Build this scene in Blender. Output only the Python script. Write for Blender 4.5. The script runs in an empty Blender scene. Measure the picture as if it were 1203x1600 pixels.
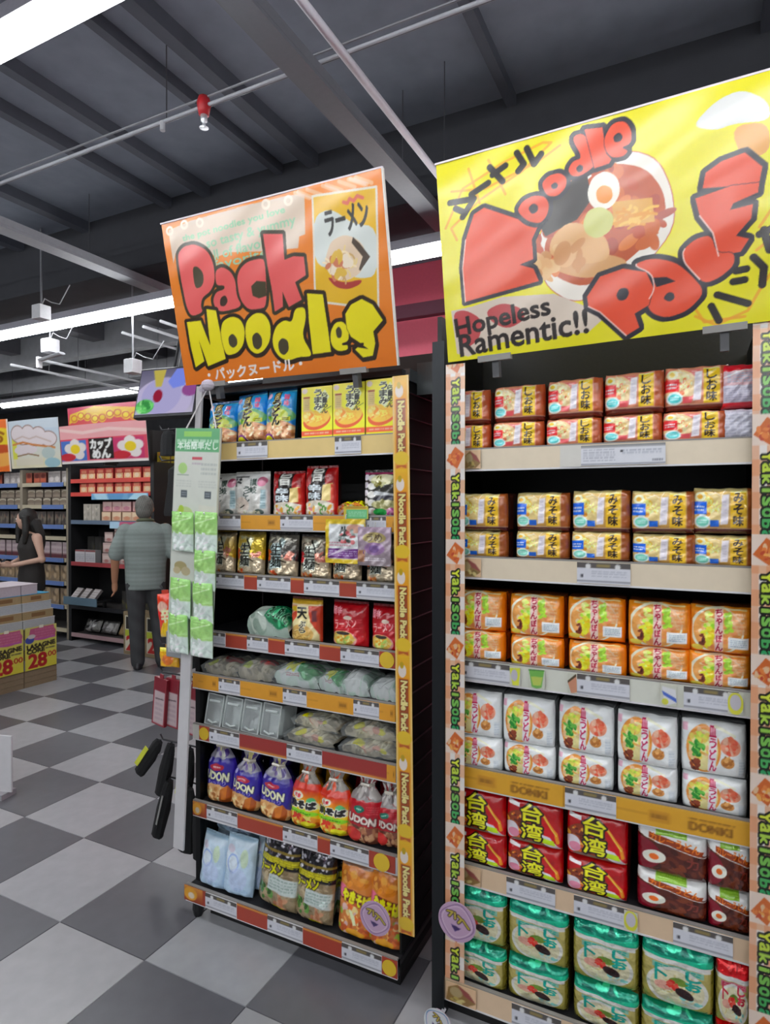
import bpy, bmesh, math, random
import numpy as np
from mathutils import Vector, Matrix

# ------------------------------------------------------------------ scene, camera, world, exposure
SC = bpy.context.scene
COL = SC.collection
R = math.radians
cam_d = bpy.data.cameras.new('camera')
cam = bpy.data.objects.new('camera', cam_d)
COL.objects.link(cam)
cam.location = (0, 0, 1.6)
cam.rotation_euler = (math.pi / 2 - 0.010, 0, 0.4649)
cam_d.sensor_fit = 'AUTO'
cam_d.sensor_width = 36.0
cam_d.lens = 970.0 / 1600.0 * 36.0
cam_d.clip_start = 0.05
SC.camera = cam

TUBE_POWER = 15.0
world = bpy.data.worlds.new('world')
SC.world = world
world.use_nodes = True
bg = world.node_tree.nodes['Background']
bg.inputs[0].default_value = (0.90, 0.93, 1.0, 1)
bg.inputs[1].default_value = 0.13
SC.view_settings.view_transform = 'Standard'
SC.view_settings.look = 'None'
SC.view_settings.gamma = 1.0
SC.view_settings.use_curve_mapping = False
SC.view_settings.exposure = 0.68

# ------------------------------------------------------------------ colour and materials
def lin(c):
    """hex string or 0-255 triple -> linear rgb"""
    if isinstance(c, str):
        c = c.lstrip('#')
        c = [int(c[i:i + 2], 16) for i in (0, 2, 4)]
    c = np.asarray(c, float) / 255.0
    return np.where(c <= 0.04045, c / 12.92, ((c + 0.055) / 1.055) ** 2.4)

def rgb(c):
    if isinstance(c, str):
        c = c.lstrip('#')
        return np.array([int(c[i:i + 2], 16) for i in (0, 2, 4)], float)
    return np.array(c, float)

MATS = {}
def mat(kind):
    """every surface reads its printed / painted colour from the 'Col' attribute, with procedural grain and crinkle"""
    if kind in MATS:
        return MATS[kind]
    spec = dict(  # rough, metal, coat, bump, bump scale, grain
        paper=(0.62, 0, 0, 0.02, 60, 0.05), card=(0.45, 0, 0.15, 0.02, 30, 0.05),
        film=(0.24, 0, 0.7, 0.6, 34, 0.06), foil=(0.2, 0.45, 0.5, 1.0, 38, 0.08),
        black=(0.45, 0, 0, 0.05, 80, 0.12), metal=(0.38, 0.5, 0, 0.02, 60, 0.08),
        paint=(0.5, 0, 0, 0.04, 40, 0.08), floor=(0.30, 0, 0.05, 0.02, 14, 0.14),
        cloth=(0.85, 0, 0, 0.25, 220, 0.16), skin=(0.55, 0, 0, 0.05, 90, 0.08),
        hair=(0.5, 0, 0, 0.5, 120, 0.3), sign=(0.2, 0, 0.35, 0.015, 6, 0.03),
        concrete=(0.8, 0, 0, 0.15, 9, 0.18), carton=(0.75, 0, 0, 0.05, 70, 0.10))[kind]
    m = bpy.data.materials.new(kind)
    m.use_nodes = True
    nt = m.node_tree
    p = nt.nodes['Principled BSDF']
    at = nt.nodes.new('ShaderNodeAttribute'); at.attribute_name = 'Col'
    tc = nt.nodes.new('ShaderNodeTexCoord')
    nz = nt.nodes.new('ShaderNodeTexNoise'); nz.inputs['Scale'].default_value = spec[4]; nz.inputs['Detail'].default_value = 2.0
    nt.links.new(tc.outputs['Object'], nz.inputs['Vector'])
    mr = nt.nodes.new('ShaderNodeMapRange')
    mr.inputs[3].default_value = 1 - spec[5]; mr.inputs[4].default_value = 1 + spec[5]
    nt.links.new(nz.outputs['Fac'], mr.inputs[0])
    mx = nt.nodes.new('ShaderNodeVectorMath'); mx.operation = 'SCALE'
    nt.links.new(at.outputs['Color'], mx.inputs[0]); nt.links.new(mr.outputs[0], mx.inputs['Scale'])
    nt.links.new(mx.outputs[0], p.inputs['Base Color'])
    p.inputs['Roughness'].default_value = spec[0]
    p.inputs['Metallic'].default_value = spec[1]
    p.inputs['Coat Weight'].default_value = spec[2]
    p.inputs['Coat Roughness'].default_value = 0.12
    if spec[3]:
        b = nt.nodes.new('ShaderNodeBump'); b.inputs['Strength'].default_value = spec[3]; b.inputs['Distance'].default_value = 0.01
        nt.links.new(nz.outputs['Fac'], b.inputs['Height']); nt.links.new(b.outputs[0], p.inputs['Normal'])
    MATS[kind] = m
    return m

def mat_emit(name, strength, attr=False, col=(1, 1, 1)):
    m = bpy.data.materials.new(name); m.use_nodes = True
    nt = m.node_tree; nt.nodes.clear()
    o = nt.nodes.new('ShaderNodeOutputMaterial'); e = nt.nodes.new('ShaderNodeEmission')
    e.inputs[0].default_value = (*col, 1); e.inputs[1].default_value = strength
    if attr:
        a = nt.nodes.new('ShaderNodeAttribute'); a.attribute_name = 'Col'
        nt.links.new(a.outputs['Color'], e.inputs[0])
    nt.links.new(e.outputs[0], o.inputs[0])
    MATS[name] = m
    return m

def mat_clear(name, alpha, tint):
    """thin clear plastic: mostly see-through with a glossy skin"""
    m = bpy.data.materials.new(name); m.use_nodes = True
    nt = m.node_tree; nt.nodes.clear()
    o = nt.nodes.new('ShaderNodeOutputMaterial')
    t = nt.nodes.new('ShaderNodeBsdfTransparent'); t.inputs[0].default_value = (*tint, 1)
    p = nt.nodes.new('ShaderNodeBsdfPrincipled'); p.inputs['Base Color'].default_value = (0.8, 0.84, 0.84, 1); p.inputs['Roughness'].default_value = 0.15
    tc = nt.nodes.new('ShaderNodeTexCoord'); nz = nt.nodes.new('ShaderNodeTexNoise'); nz.inputs['Scale'].default_value = 35
    nt.links.new(tc.outputs['Object'], nz.inputs['Vector'])
    b = nt.nodes.new('ShaderNodeBump'); b.inputs['Strength'].default_value = 0.6; b.inputs['Distance'].default_value = 0.01
    nt.links.new(nz.outputs['Fac'], b.inputs['Height']); nt.links.new(b.outputs[0], p.inputs['Normal'])
    x = nt.nodes.new('ShaderNodeMixShader'); x.inputs[0].default_value = alpha
    nt.links.new(t.outputs[0], x.inputs[1]); nt.links.new(p.outputs[0], x.inputs[2]); nt.links.new(x.outputs[0], o.inputs[0])
    MATS[name] = m
    return m

mat_emit('tube_glow', TUBE_POWER, col=(0.95, 0.98, 1.0))
mat_emit('screen_glow', .62, attr=True)
mat_clear('clear_film', 0.22, (0.97, 0.98, 0.97))
mat_clear('clear_tray', 0.35, (0.95, 0.97, 0.97))

# ------------------------------------------------------------------ mesh builder
class MB:
    def __init__(s):
        s.v = []; s.f = []; s.c = []
    def add(s, vs, fs, col):
        n = len(s.v); c = tuple(lin(col))
        s.v += [tuple(p) for p in vs]; s.c += [c] * len(vs)
        s.f += [tuple(i + n for i in f) for f in fs]
        return s
    def box(s, x0, x1, y0, y1, z0, z1, col):
        vs = [(x, y, z) for z in (z0, z1) for y in (y0, y1) for x in (x0, x1)]
        return s.add(vs, [(0, 2, 3, 1), (4, 5, 7, 6), (0, 1, 5, 4), (2, 6, 7, 3), (0, 4, 6, 2), (1, 3, 7, 5)], col)
    def obox(s, M, sx, sy, sz, col):
        vs = [M @ Vector((x, y, z)) for z in (0, sz) for y in (-sy / 2, sy / 2) for x in (-sx / 2, sx / 2)]
        return s.add(vs, [(0, 2, 3, 1), (4, 5, 7, 6), (0, 1, 5, 4), (2, 6, 7, 3), (0, 4, 6, 2), (1, 3, 7, 5)], col)
    def bbox(s, x0, x1, y0, y1, z0, z1, col, b=0.004):
        """box with chamfered upright edges and top"""
        lo = [(x0 + b, y0), (x1 - b, y0), (x1, y0 + b), (x1, y1 - b), (x1 - b, y1), (x0 + b, y1), (x0, y1 - b), (x0, y0 + b)]
        cx, cy = (x0 + x1) / 2, (y0 + y1) / 2
        kx, ky = 1 - 2 * b / max(x1 - x0, 1e-6), 1 - 2 * b / max(y1 - y0, 1e-6)
        rings = [[(x, y, z0) for x, y in lo], [(x, y, z1 - b) for x, y in lo],
                 [(cx + (x - cx) * kx, cy + (y - cy) * ky, z1) for x, y in lo]]
        return s.loft(rings, col)
    def loft(s, rings, col, cap=True, closed=True):
        n = len(rings[0]); vs = [p for r in rings for p in r]; fs = []
        for i in range(len(rings) - 1):
            for j in range(n if closed else n - 1):
                a = i * n + j; b = i * n + (j + 1) % n
                fs.append((a, b, b + n, a + n))
        if cap:
            fs.append(tuple(range(n))[::-1]); fs.append(tuple((len(rings) - 1) * n + j for j in range(n)))
        return s.add(vs, fs, col)
    def tube(s, pts, rad, col, n=8, flat=1.0):
        pts = [Vector(p) for p in pts]
        rad = [rad] * len(pts) if isinstance(rad, (int, float)) else rad
        rings = []; up = None
        for i, p in enumerate(pts):
            t = (pts[min(i + 1, len(pts) - 1)] - pts[max(i - 1, 0)]).normalized()
            ref = Vector((0, 0, 1)) if abs(t.z) < 0.9 else Vector((0, 1, 0))
            if up is None:
                up = (ref - t * ref.dot(t)).normalized()
            up = (up - t * up.dot(t)).normalized()
            sd = t.cross(up)
            rings.append([p + (sd * math.cos(k * 2 * math.pi / n) + up * (flat * math.sin(k * 2 * math.pi / n))) * rad[i] for k in range(n)])
        return s.loft(rings, col)
    def sph(s, p, r, col, n=10, m=6):
        r = (r, r, r) if isinstance(r, (int, float)) else r
        rings = []
        for i in range(1, m):
            a = math.pi * i / m
            rings.append([(p[0] + r[0] * math.sin(a) * math.cos(2 * math.pi * k / n), p[1] + r[1] * math.sin(a) * math.sin(2 * math.pi * k / n), p[2] - r[2] * math.cos(a)) for k in range(n)])
        vs = [q for g in rings for q in g] + [(p[0], p[1], p[2] - r[2]), (p[0], p[1], p[2] + r[2])]
        fs = []
        for i in range(m - 2):
            for k in range(n):
                a = i * n + k; b = i * n + (k + 1) % n
                fs.append((a, b, b + n, a + n))
        bot = (m - 1) * n; top = bot + 1
        fs += [(bot, (k + 1) % n, k) for k in range(n)] + [((m - 2) * n + k, (m - 2) * n + (k + 1) % n, top) for k in range(n)]
        return s.add(vs, fs, col)
    def disc(s, c, r, thick, col, n=20, sc=1.0):
        """upright disc facing -Y"""
        a = [(c[0] + r * math.cos(2 * math.pi * k / n), c[1], c[2] + r * sc * math.sin(2 * math.pi * k / n)) for k in range(n)]
        b = [(x, y + thick, z) for x, y, z in a]
        return s.loft([a, b], col)
    def mesh(s, name, smooth=False):
        me = bpy.data.meshes.new(name)
        me.from_pydata(s.v, [], s.f)
        at = me.color_attributes.new('Col', 'FLOAT_COLOR', 'POINT')
        at.data.foreach_set('color', np.hstack([np.array(s.c, np.float32), np.ones((len(s.c), 1), np.float32)]).ravel())
        if smooth:
            me.polygons.foreach_set('use_smooth', [True] * len(me.polygons))
        me.update()
        return me

def obj(name, geo, m=None, parent=None, label=None, cat=None, group=None, kind=None, loc=(0, 0, 0), rot=(0, 0, 0), smooth=False):
    me = geo.mesh(name, smooth) if isinstance(geo, MB) else geo
    o = bpy.data.objects.new(name, me)
    COL.objects.link(o)
    if m and not me.materials:
        me.materials.append(MATS.get(m) or mat(m))
    o.location = loc; o.rotation_euler = rot
    if parent is not None:
        o.parent = parent
    for k, val in (('label', label), ('category', cat), ('group', group), ('kind', kind)):
        if val:
            o[k] = val
    return o

def empty(name, label, cat, group=None, loc=(0, 0, 0), rot=(0, 0, 0), kind=None):
    o = bpy.data.objects.new(name, None)
    COL.objects.link(o)
    o.location = loc; o.rotation_euler = rot; o.empty_display_size = 0.1
    for k, val in (('label', label), ('category', cat), ('group', group), ('kind', kind)):
        if val:
            o[k] = val
    return o

def wpart(name, geo, m, root, label=None, smooth=False, kind=None):
    """child built in world coordinates under an unrotated root"""
    return obj(name, geo, m, root, label, loc=tuple(-x for x in root.location), smooth=smooth, kind=kind)

ORD = ['first', 'second', 'third', 'fourth', 'fifth', 'sixth', 'seventh', 'eighth', 'ninth', 'tenth']

# ------------------------------------------------------------------ print painter (flat print on packs, cards, signs)
_TT = {}
def text_tris(s):
    if s not in _TT:
        c = bpy.data.curves.new('t', 'FONT'); c.body = s; c.resolution_u = 3
        o = bpy.data.objects.new('t', c); COL.objects.link(o)
        me = bpy.data.meshes.new_from_object(o.evaluated_get(bpy.context.evaluated_depsgraph_get()))
        me.calc_loop_triangles()
        v = np.array([p.co[:2] for p in me.vertices]).reshape(-1, 2)
        t = np.array([l.vertices[:] for l in me.loop_triangles], int).reshape(-1, 3)
        bpy.data.objects.remove(o); bpy.data.curves.remove(c); bpy.data.meshes.remove(me)
        if len(v):
            lo, hi = v.min(0), v.max(0)
            v = (v - lo) / np.maximum(hi - lo, 1e-6)
        _TT[s] = v[t] if len(t) else np.zeros((0, 3, 2))
    return _TT[s]

class Art:
    SS = 3
    def __init__(s, w, h, bgc, seed=0):
        s.w, s.h, s.ink = w, h, False
        s.W, s.H = w * s.SS, h * s.SS
        s.a = np.empty((s.H, s.W, 3)); s.a[:] = rgb(bgc)
        s.rng = random.Random(seed)
        s.U, s.V = np.meshgrid((np.arange(s.W) + .5) / s.W, (np.arange(s.H) + .5) / s.H)
    def _put(s, m, col, al=1.0):
        m = m.astype(float)[..., None] * al
        s.a = s.a * (1 - m) + rgb(col) * m
        return s
    def grad(s, c0, c1, v0=0, v1=1):
        t = np.clip((s.V - v0) / (v1 - v0), 0, 1)[..., None]
        m = ((s.V >= v0) & (s.V <= v1))[..., None]
        s.a = np.where(m, rgb(c0) * (1 - t) + rgb(c1) * t, s.a)
        return s
    def rect(s, u0, v0, u1, v1, col, al=1.0):
        return s._put((s.U >= u0) & (s.U <= u1) & (s.V >= v0) & (s.V <= v1), col, al)
    def _ell(s, cu, cv, ru, rv, ang=0):
        asp = s.W / s.H
        x = (s.U - cu) * asp; y = s.V - cv; c, n = math.cos(R(ang)), math.sin(R(ang))
        return ((x * c + y * n) / (ru * asp)) ** 2 + ((-x * n + y * c) / rv) ** 2
    def ell(s, cu, cv, ru, rv, col, ang=0, al=1.0):
        return s._put(s._ell(cu, cv, ru, rv, ang) <= 1, col, al)
    def ring(s, cu, cv, ru, rv, k, col, ang=0):
        e = s._ell(cu, cv, ru, rv, ang)
        return s._put((e <= 1) & (e >= k * k), col)
    def polymask(s, pts):
        m = np.zeros((s.H, s.W), bool); n = len(pts)
        for i in range(n):
            (x1, y1), (x2, y2) = pts[i], pts[(i + 1) % n]
            if y1 == y2:
                continue
            m ^= ((s.V > min(y1, y2)) & (s.V <= max(y1, y2)) & (s.U < (s.V - y1) * (x2 - x1) / (y2 - y1) + x1))
        return m
    def poly(s, pts, col, al=1.0):
        return s._put(s.polymask(pts), col, al)
    def linemask(s, pts, wd):
        asp = s.W / s.H; m = np.zeros((s.H, s.W), bool)
        for (x1, y1), (x2, y2) in zip(pts[:-1], pts[1:]):
            dx, dy = (x2 - x1) * asp, y2 - y1
            t = np.clip(((s.U - x1) * asp * dx + (s.V - y1) * dy) / max(dx * dx + dy * dy, 1e-9), 0, 1)
            m |= (((s.U - x1) * asp - t * dx) ** 2 + (s.V - y1 - t * dy) ** 2) <= (wd / 2) ** 2
        return m
    def line(s, pts, wd, col, al=1.0):
        return s._put(s.linemask(pts, wd), col, al)
    @staticmethod
    def dil(m, k):
        """grow a mask by about k samples"""
        for i in range(int(k)):
            n = m.copy()
            n[1:] |= m[:-1]; n[:-1] |= m[1:]; n[:, 1:] |= m[:, :-1]; n[:, :-1] |= m[:, 1:]
            if i % 2:
                n[1:, 1:] |= m[:-1, :-1]; n[:-1, :-1] |= m[1:, 1:]; n[1:, :-1] |= m[:-1, 1:]; n[:-1, 1:] |= m[1:, :-1]
            m = n
        return m
    def _tmask(s, txt, u0, v0, u1, v1, rot=0):
        m = np.zeros((s.H, s.W), bool)
        t = text_tris(txt)
        if not len(t):
            return m
        asp = s.W / s.H
        w, h = (u1 - u0) * asp, (v1 - v0)
        cu, cv = (u0 + u1) / 2, (v0 + v1) / 2
        if abs(rot) == 90:
            w, h = h, w
        c, n = math.cos(R(rot)), math.sin(R(rot))
        x = (t[..., 0] - .5) * w; y = (t[..., 1] - .5) * h
        X = ((x * c - y * n) / asp + cu) * s.W; Y = (x * n + y * c + cv) * s.H
        for a, b in zip(X, Y):
            x0, x1 = max(int(a.min()) - 1, 0), min(int(a.max()) + 2, s.W)
            y0, y1 = max(int(b.min()) - 1, 0), min(int(b.max()) + 2, s.H)
            if x0 >= x1 or y0 >= y1:
                continue
            gx, gy = np.meshgrid(np.arange(x0, x1) + .5, np.arange(y0, y1) + .5)
            d = (b[1] - b[2]) * (a[0] - a[2]) + (a[2] - a[1]) * (b[0] - b[2])
            if abs(d) < 1e-9:
                continue
            l0 = ((b[1] - b[2]) * (gx - a[2]) + (a[2] - a[1]) * (gy - b[2])) / d
            l1 = ((b[2] - b[0]) * (gx - a[2]) + (a[0] - a[2]) * (gy - b[2])) / d
            m[y0:y1, x0:x1] |= (l0 >= -.02) & (l1 >= -.02) & (l0 + l1 <= 1.02)
        return m
    def text(s, txt, u0, v0, u1, v1, col, bold=0, out=None, ow=3, rot=0, vert=False):
        if vert:
            n = len(txt); m = np.zeros((s.H, s.W), bool); st = (v1 - v0) / n
            for i, ch in enumerate(txt):
                b = v1 - (i + 1) * st
                k = .25 if ch in 'ゃっょぽー' else 0
                m |= s._tmask(ch, u0 + k * (u1 - u0) * .5, b + st * .06, u1 - k * (u1 - u0) * .3, b + st * .94, 90 if ch == 'ー' else rot)
        else:
            m = s._tmask(txt, u0, v0, u1, v1, rot)
        m = s.dil(m, bold)
        if out is not None:
            s._put(s.dil(m, ow), out)
        return s._put(m, col)
    def lines(s, u0, v0, u1, v1, n, col, al=1.0, fill=.55):
        st = (v1 - v0) / n
        for i in range(n):
            v = v0 + i * st; u = u0
            while u < u1 - .01:
                w = s.rng.uniform(.04, .2) * (u1 - u0)
                s.rect(u, v + st * (1 - fill) / 2, min(u + w, u1), v + st * (1 + fill) / 2, col, al)
                u += w + .03 * (u1 - u0)
        return s
    def food(s, cu, cv, ru, rv, cols, n, size, ang=0):
        """small irregular pieces scattered inside an ellipse"""
        for _ in range(n):
            a = s.rng.uniform(0, 6.28); q = math.sqrt(s.rng.random())
            s.ell(cu + ru * q * math.cos(a), cv + rv * q * math.sin(a), size * s.rng.uniform(.5, 1.3), size * s.rng.uniform(.3, .9) * s.W / s.H,
                  s.rng.choice(cols), s.rng.uniform(0, 180))
        return s
    def noodles(s, cu, cv, ru, rv, cols, n, wd):
        for _ in range(n):
            a = s.rng.uniform(0, 6.28); q = math.sqrt(s.rng.random()) * .8
            x, y = cu + ru * q * math.cos(a), cv + rv * q * math.sin(a); b = s.rng.uniform(0, 3.14)
            pts = [(x + ru * .35 * (t - 1) * math.cos(b + t * .5), y + rv * .35 * (t - 1) * math.sin(b + t * .5)) for t in (0, .5, 1, 1.5, 2)]
            s.line(pts, wd, s.rng.choice(cols))
        return s
    def px(s):
        k = s.SS
        return s.a.reshape(s.h, k, s.w, k, 3).mean((1, 3))
    def colors(s):
        p = s.px()
        if s.ink:                                   # pack colours brightened and saturated to make up for dim light on the shelves
            g = p.mean(-1, keepdims=True)
            p = np.clip((g + (p - g) * 1.22) * 1.10, 4, 244)
        return lin(p).reshape(-1, 3)   # row 0 = bottom

def art_mesh(name, art, fn, back=None, thick=0.0, backfn=None):
    """printed sheet: one vertex per printed dot, shaped by fn(u,v)->x,y,z; thick closes it into a solid"""
    nx, ny = art.w, art.h
    u, v = np.meshgrid(np.linspace(0, 1, nx), np.linspace(0, 1, ny))
    P = np.stack(fn(u, v), -1).reshape(-1, 3)
    C = art.colors()
    i = np.arange(nx * ny).reshape(ny, nx)
    Q = np.stack([i[:-1, :-1], i[:-1, 1:], i[1:, 1:], i[1:, :-1]], -1).reshape(-1, 4)
    faces = Q.tolist(); P = P.tolist(); C = C.tolist()
    ns = len(faces)
    if thick:
        loop = list(i[0, :]) + list(i[1:, -1]) + list(i[-1, -2::-1]) + list(i[-2:0, 0])
        n0 = len(P); L = len(loop); bc = list(lin(back if back is not None else '#888888'))
        cen = np.mean([P[k] for k in loop], 0)
        for k in loop:                       # rim with its own colour
            P.append(list(P[k])); C.append(bc)
        for k in loop:
            q = list(P[k]); q[1] = thick - q[1] if backfn else q[1] + thick
            P.append(q); C.append(bc)
        if backfn:
            for k in loop:
                q = np.array(P[k]); q2 = cen + (q - cen) * .78; P.append([q2[0], thick, q2[2]]); C.append(bc)
        r = 2 if backfn else 1
        for g in range(r):
            for k in range(L):
                a = n0 + g * L + k; b = n0 + g * L + (k + 1) % L
                faces.append((b, a, a + L, b + L))
        faces.append(tuple(n0 + r * L + k for k in range(L))[::-1])
    me = bpy.data.meshes.new(name)
    me.from_pydata(P, [], faces)
    at = me.color_attributes.new('Col', 'FLOAT_COLOR', 'POINT')
    at.data.foreach_set('color', np.hstack([np.array(C, np.float32), np.ones((len(C), 1), np.float32)]).ravel())
    if backfn:
        sm = np.ones(len(me.polygons), bool); sm[-1] = False
        me.polygons.foreach_set('use_smooth', sm)
    me.update()
    return me

def flat_fn(x0, x1, y, z0, z1):
    return lambda u, v: (x0 + (x1 - x0) * u, np.full_like(u, y), z0 + (z1 - z0) * v)

# ------------------------------------------------------------------ package shapes (origin: bottom centre, front towards -Y)
def wr(u, v, seed, amp):
    q = seed * 1.7
    return amp * (np.sin(9 * u + 5 * v + q) * np.sin(7 * v - 4 * u + 2 * q) + .6 * np.sin(23 * u - 11 * v + q) * np.sin(17 * v + q * 3))

def pack_mesh(name, art, w, h, d, shape, back, seed=1):
    art.ink = True
    if shape == 'bundle':      # five blocks wrapped in one film: boxy with soft rims
        def fn(u, v):
            a = 1 - np.abs(2 * u - 1) ** 7; b = 1 - np.abs(2 * v - 1) ** 6
            y = .030 * (1 - np.sqrt(np.clip(a * b, 0, 1))) + wr(u, v, seed, .0016) * a * b
            sag = .006 * np.sin(u * 3.1 + seed) * v
            return (u - .5) * w * (1 - .03 * np.abs(2 * v - 1) ** 4), y, v * h * (1 + 0 * u) - sag * (v > .5) * 0 + wr(u, v, seed + 3, .0015) * v
        return art_mesh(name, art, fn, back, d, True)
    if shape == 'carton':
        return art_mesh(name, art, flat_fn(-w / 2, w / 2, 0, 0, h), back, d)
    if shape == 'pouch':       # pillow pack with flat crimped ends
        def fn(u, v):
            a = np.clip(1 - np.abs(2 * u - 1) ** 3, 0, 1); b = np.clip(1 - np.abs(2 * v - 1) ** np.where(v < .5, 16, 4), 0, 1)
            y = d / 2 * (1 - (a * b) ** .6) + wr(u, v, seed, .003) * (a * b) ** .3
            return (u - .5) * w * (1 - .06 * a * 0 - .05 * b * (1 - np.abs(2 * u - 1))), y, v * h
        return art_mesh(name, art, fn, back, d, True)
    if shape == 'bag':         # bread-type bag gathered at the neck, flared frill on top
        def prof(v):
            return np.interp(v, [0, .08, .3, .55, .68, .78, .84, .9, 1], [.86, 1, 1, .96, .8, .5, .34, .44, .62])
        def fn(u, v):
            k = prof(v); a = np.clip(1 - np.abs(2 * u - 1) ** 2.5, 0, 1)
            dd = d / 2 * np.interp(v, [0, .05, .3, .6, .84, 1], [.75, .95, 1, .9, .25, .2])
            y = d / 2 - dd * a ** .6 + wr(u, v, seed, .004) * a
            return (u - .5) * w * k, y, v * h + wr(u, v, seed + 2, .004) * v
        return art_mesh(name, art, fn, back, d, True)
    if shape == 'lying':       # bag lying down: front low, top surface visible
        def fn(u, v):
            a = np.clip(1 - np.abs(2 * u - 1) ** 3, 0, 1)
            t = v * 1.5
            y = np.where(v < .35, .02 - .02 * v / .35, (v - .35) / .65 * d)
            z = h * (np.sin(np.clip(v / .55, 0, 1) * math.pi / 2)) * (.35 + .65 * a ** .5) * (1 - .25 * np.clip((v - .6) / .4, 0, 1)) + wr(u, v, seed, .006)
            return (u - .5) * w, y + .012 * (1 - a), np.maximum(z, .002)
        me = art_mesh(name, art, fn)
        return me

def art_bundle(pal, script, seed):
    """noodle five-pack: food picture left, white strip, gold panel with vertical lettering, darker right end and foot"""
    a = Art(84, 56, pal['bg'], seed)
    a.grad(pal['bg2'], pal['bg'], 0, 1)
    a.rect(.02, .2, .55, .9, pal['pic'])
    a.ell(.22, .55, .28, .36, pal['bowl']); a.food(.22, .6, .2, .24, pal['bits'], 26, .05)
    a.noodles(.3, .62, .16, .18, pal['noodle'], 14, .03)
    a.ell(.12, .8, .09, .1, '#f2e3bd'); a.ell(.12, .8, .045, .05, pal['yolk'])
    a.rect(.0, .42, .23, .7, pal['tab']); a.lines(.03, .48, .19, .62, 2, '#f5eef0', .8)
    a.ell(.16, .27, .13, .14, '#d4eee2'); a.ell(.16, .27, .10, .1, pal['badge']); a.lines(.09, .23, .23, .32, 2, '#eefaf5', .7)
    a.rect(.28, .16, .42, .3, pal['tab2'])
    a.poly([(.44, .2), (.56, .22), (.58, .85), (.47, .83)], '#d8d2d6'); a.lines(.48, .25, .55, .8, 7, '#bdb6c4', .6)
    a.rect(.60, .14, .84, .92, pal['gold']); a.rect(.6, .9, .84, .92, '#f2e6a0')
    a.text(script, .645, .17, .795, .9, '#1b1410', bold=1, vert=True)
    a.rect(.86, 0, 1, 1, pal['end']); a.rect(.0, .93, .86, 1, pal['lip'])
    a.rect(0, 0, 1, .12, pal['foot']); a.line([(0, .13), (1, .12)], .02, '#e8d6c4', .6)
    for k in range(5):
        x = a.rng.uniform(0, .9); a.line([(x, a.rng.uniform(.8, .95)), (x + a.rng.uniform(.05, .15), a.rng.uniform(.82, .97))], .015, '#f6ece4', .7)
    return a

PAL_RED = dict(bg='#c98f76', bg2='#b5785f', pic='#c97a74', bowl='#e2bf95', bits=['#d97a56', '#e8cfa6', '#c9583f', '#f0e2c0'], noodle=['#e3b878', '#f0d6a0'],
               yolk='#e8b648', tab='#d22f35', tab2='#cf5f63', badge='#63c3c4', gold='#d9b233', end='#9a5030', lip='#c58468', foot='#5e2019')
PAL_BLUE = dict(bg='#c4aa70', bg2='#a88048', pic='#c8ac70', bowl='#d2be88', bits=['#e0b04e', '#f3e7b4', '#c98e3e', '#d9d26a'], noodle=['#efd98c', '#e2bd62'],
                yolk='#dfa13a', tab='#1d62c4', tab2='#2a63b8', badge='#7fc7b4', gold='#d9ad35', end='#8a4f2a', lip='#cfc08c', foot='#4a1f22')

def art_champon(seed):
    a = Art(84, 66, '#e8842c', seed)
    a.ell(.44, .5, .42, .5, '#f0dcc8'); a.ell(.45, .5, .38, .46, '#d99a5c')
    a.food(.5, .5, .34, .4, ['#e0a878', '#c98a4e', '#e8c49a', '#d6885a'], 60, .05)
    a.rect(.62, .45, .9, .92, '#d99a70', .6); a.lines(.66, .5, .88, .9, 5, '#e9b48e', .8)
    a.food(.32, .62, .08, .28, ['#a9cf4c', '#c3dc62', '#dfe08a', '#8fbf3c'], 26, .055); a.food(.3, .34, .08, .2, ['#e6c82e', '#ecd64a', '#d2b428'], 18, .055)
    a.food(.62, .66, .07, .22, ['#a9cf4c', '#b8d65c', '#93b944'], 20, .05); a.food(.2, .28, .05, .12, ['#4a1f16', '#6d3420'], 8, .04)
    a.rect(.41, .06, .54, .97, '#eec2b8'); a.text('ちゃんぽん', .42, .06, .53, .97, '#8e1230', bold=1, vert=True)
    a.rect(.62, .14, .93, .38, '#dfe4e0'); a.lines(.65, .18, .9, .34, 4, '#9aa6b4', .8)
    a.rect(.93, 0, 1, 1, '#e07820'); a.rect(0, 0, .05, 1, '#ea8c34'); a.rect(0, 0, 1, .06, '#d96c1e')
    a.line([(.1, .97), (.9, .95)], .03, '#f6d9b4', .8); a.ell(.13, .12, .1, .06, '#d8c25a')
    return a

def art_sara(seed):
    a = Art(84, 70, '#dcdfdd', seed)
    a.ell(.34, .5, .26, .44, '#d98e48'); a.ell(.34, .48, .22, .38, '#e6cf9a')
    a.food(.3, .52, .18, .34, ['#e2c46a', '#efe0a0', '#d9a65a', '#e7b48a'], 46, .05); a.food(.22, .2, .08, .1, ['#5a2c20', '#7a3e28'], 10, .045)
    a.food(.24, .5, .1, .14, ['#3f8d3c', '#2f7a34', '#68a84e'], 18, .05); a.food(.3, .7, .1, .1, ['#b7cf58', '#d6d96a'], 10, .04)
    a.poly([(.4, .1), (.52, .08), (.56, .95), (.44, .97)], '#eed9dc'); a.text('皿うどん', .43, .1, .53, .95, '#a51c4a', bold=1, vert=True)
    a.line([(.52, .93), (.8, .8)], .05, '#eadfc8')
    a.ell(.74, .6, .15, .17, '#e8927a'); a.food(.74, .6, .12, .13, ['#e07258', '#f0b09a', '#d8604a'], 18, .05); a.ell(.7, .3, .1, .1, '#b9844c'); a.food(.7, .33, .08, .08, ['#a06a38', '#d0a066'], 10, .04)
    a.rect(.86, .05, .97, .4, '#d2d6d8'); a.lines(.87, .1, .96, .36, 5, '#b4bcc4', .8)
    a.rect(.02, .8, .1, .94, '#d99ab0', .7); a.rect(0, 0, 1, .03, '#b9bcc0')
    return a

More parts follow.
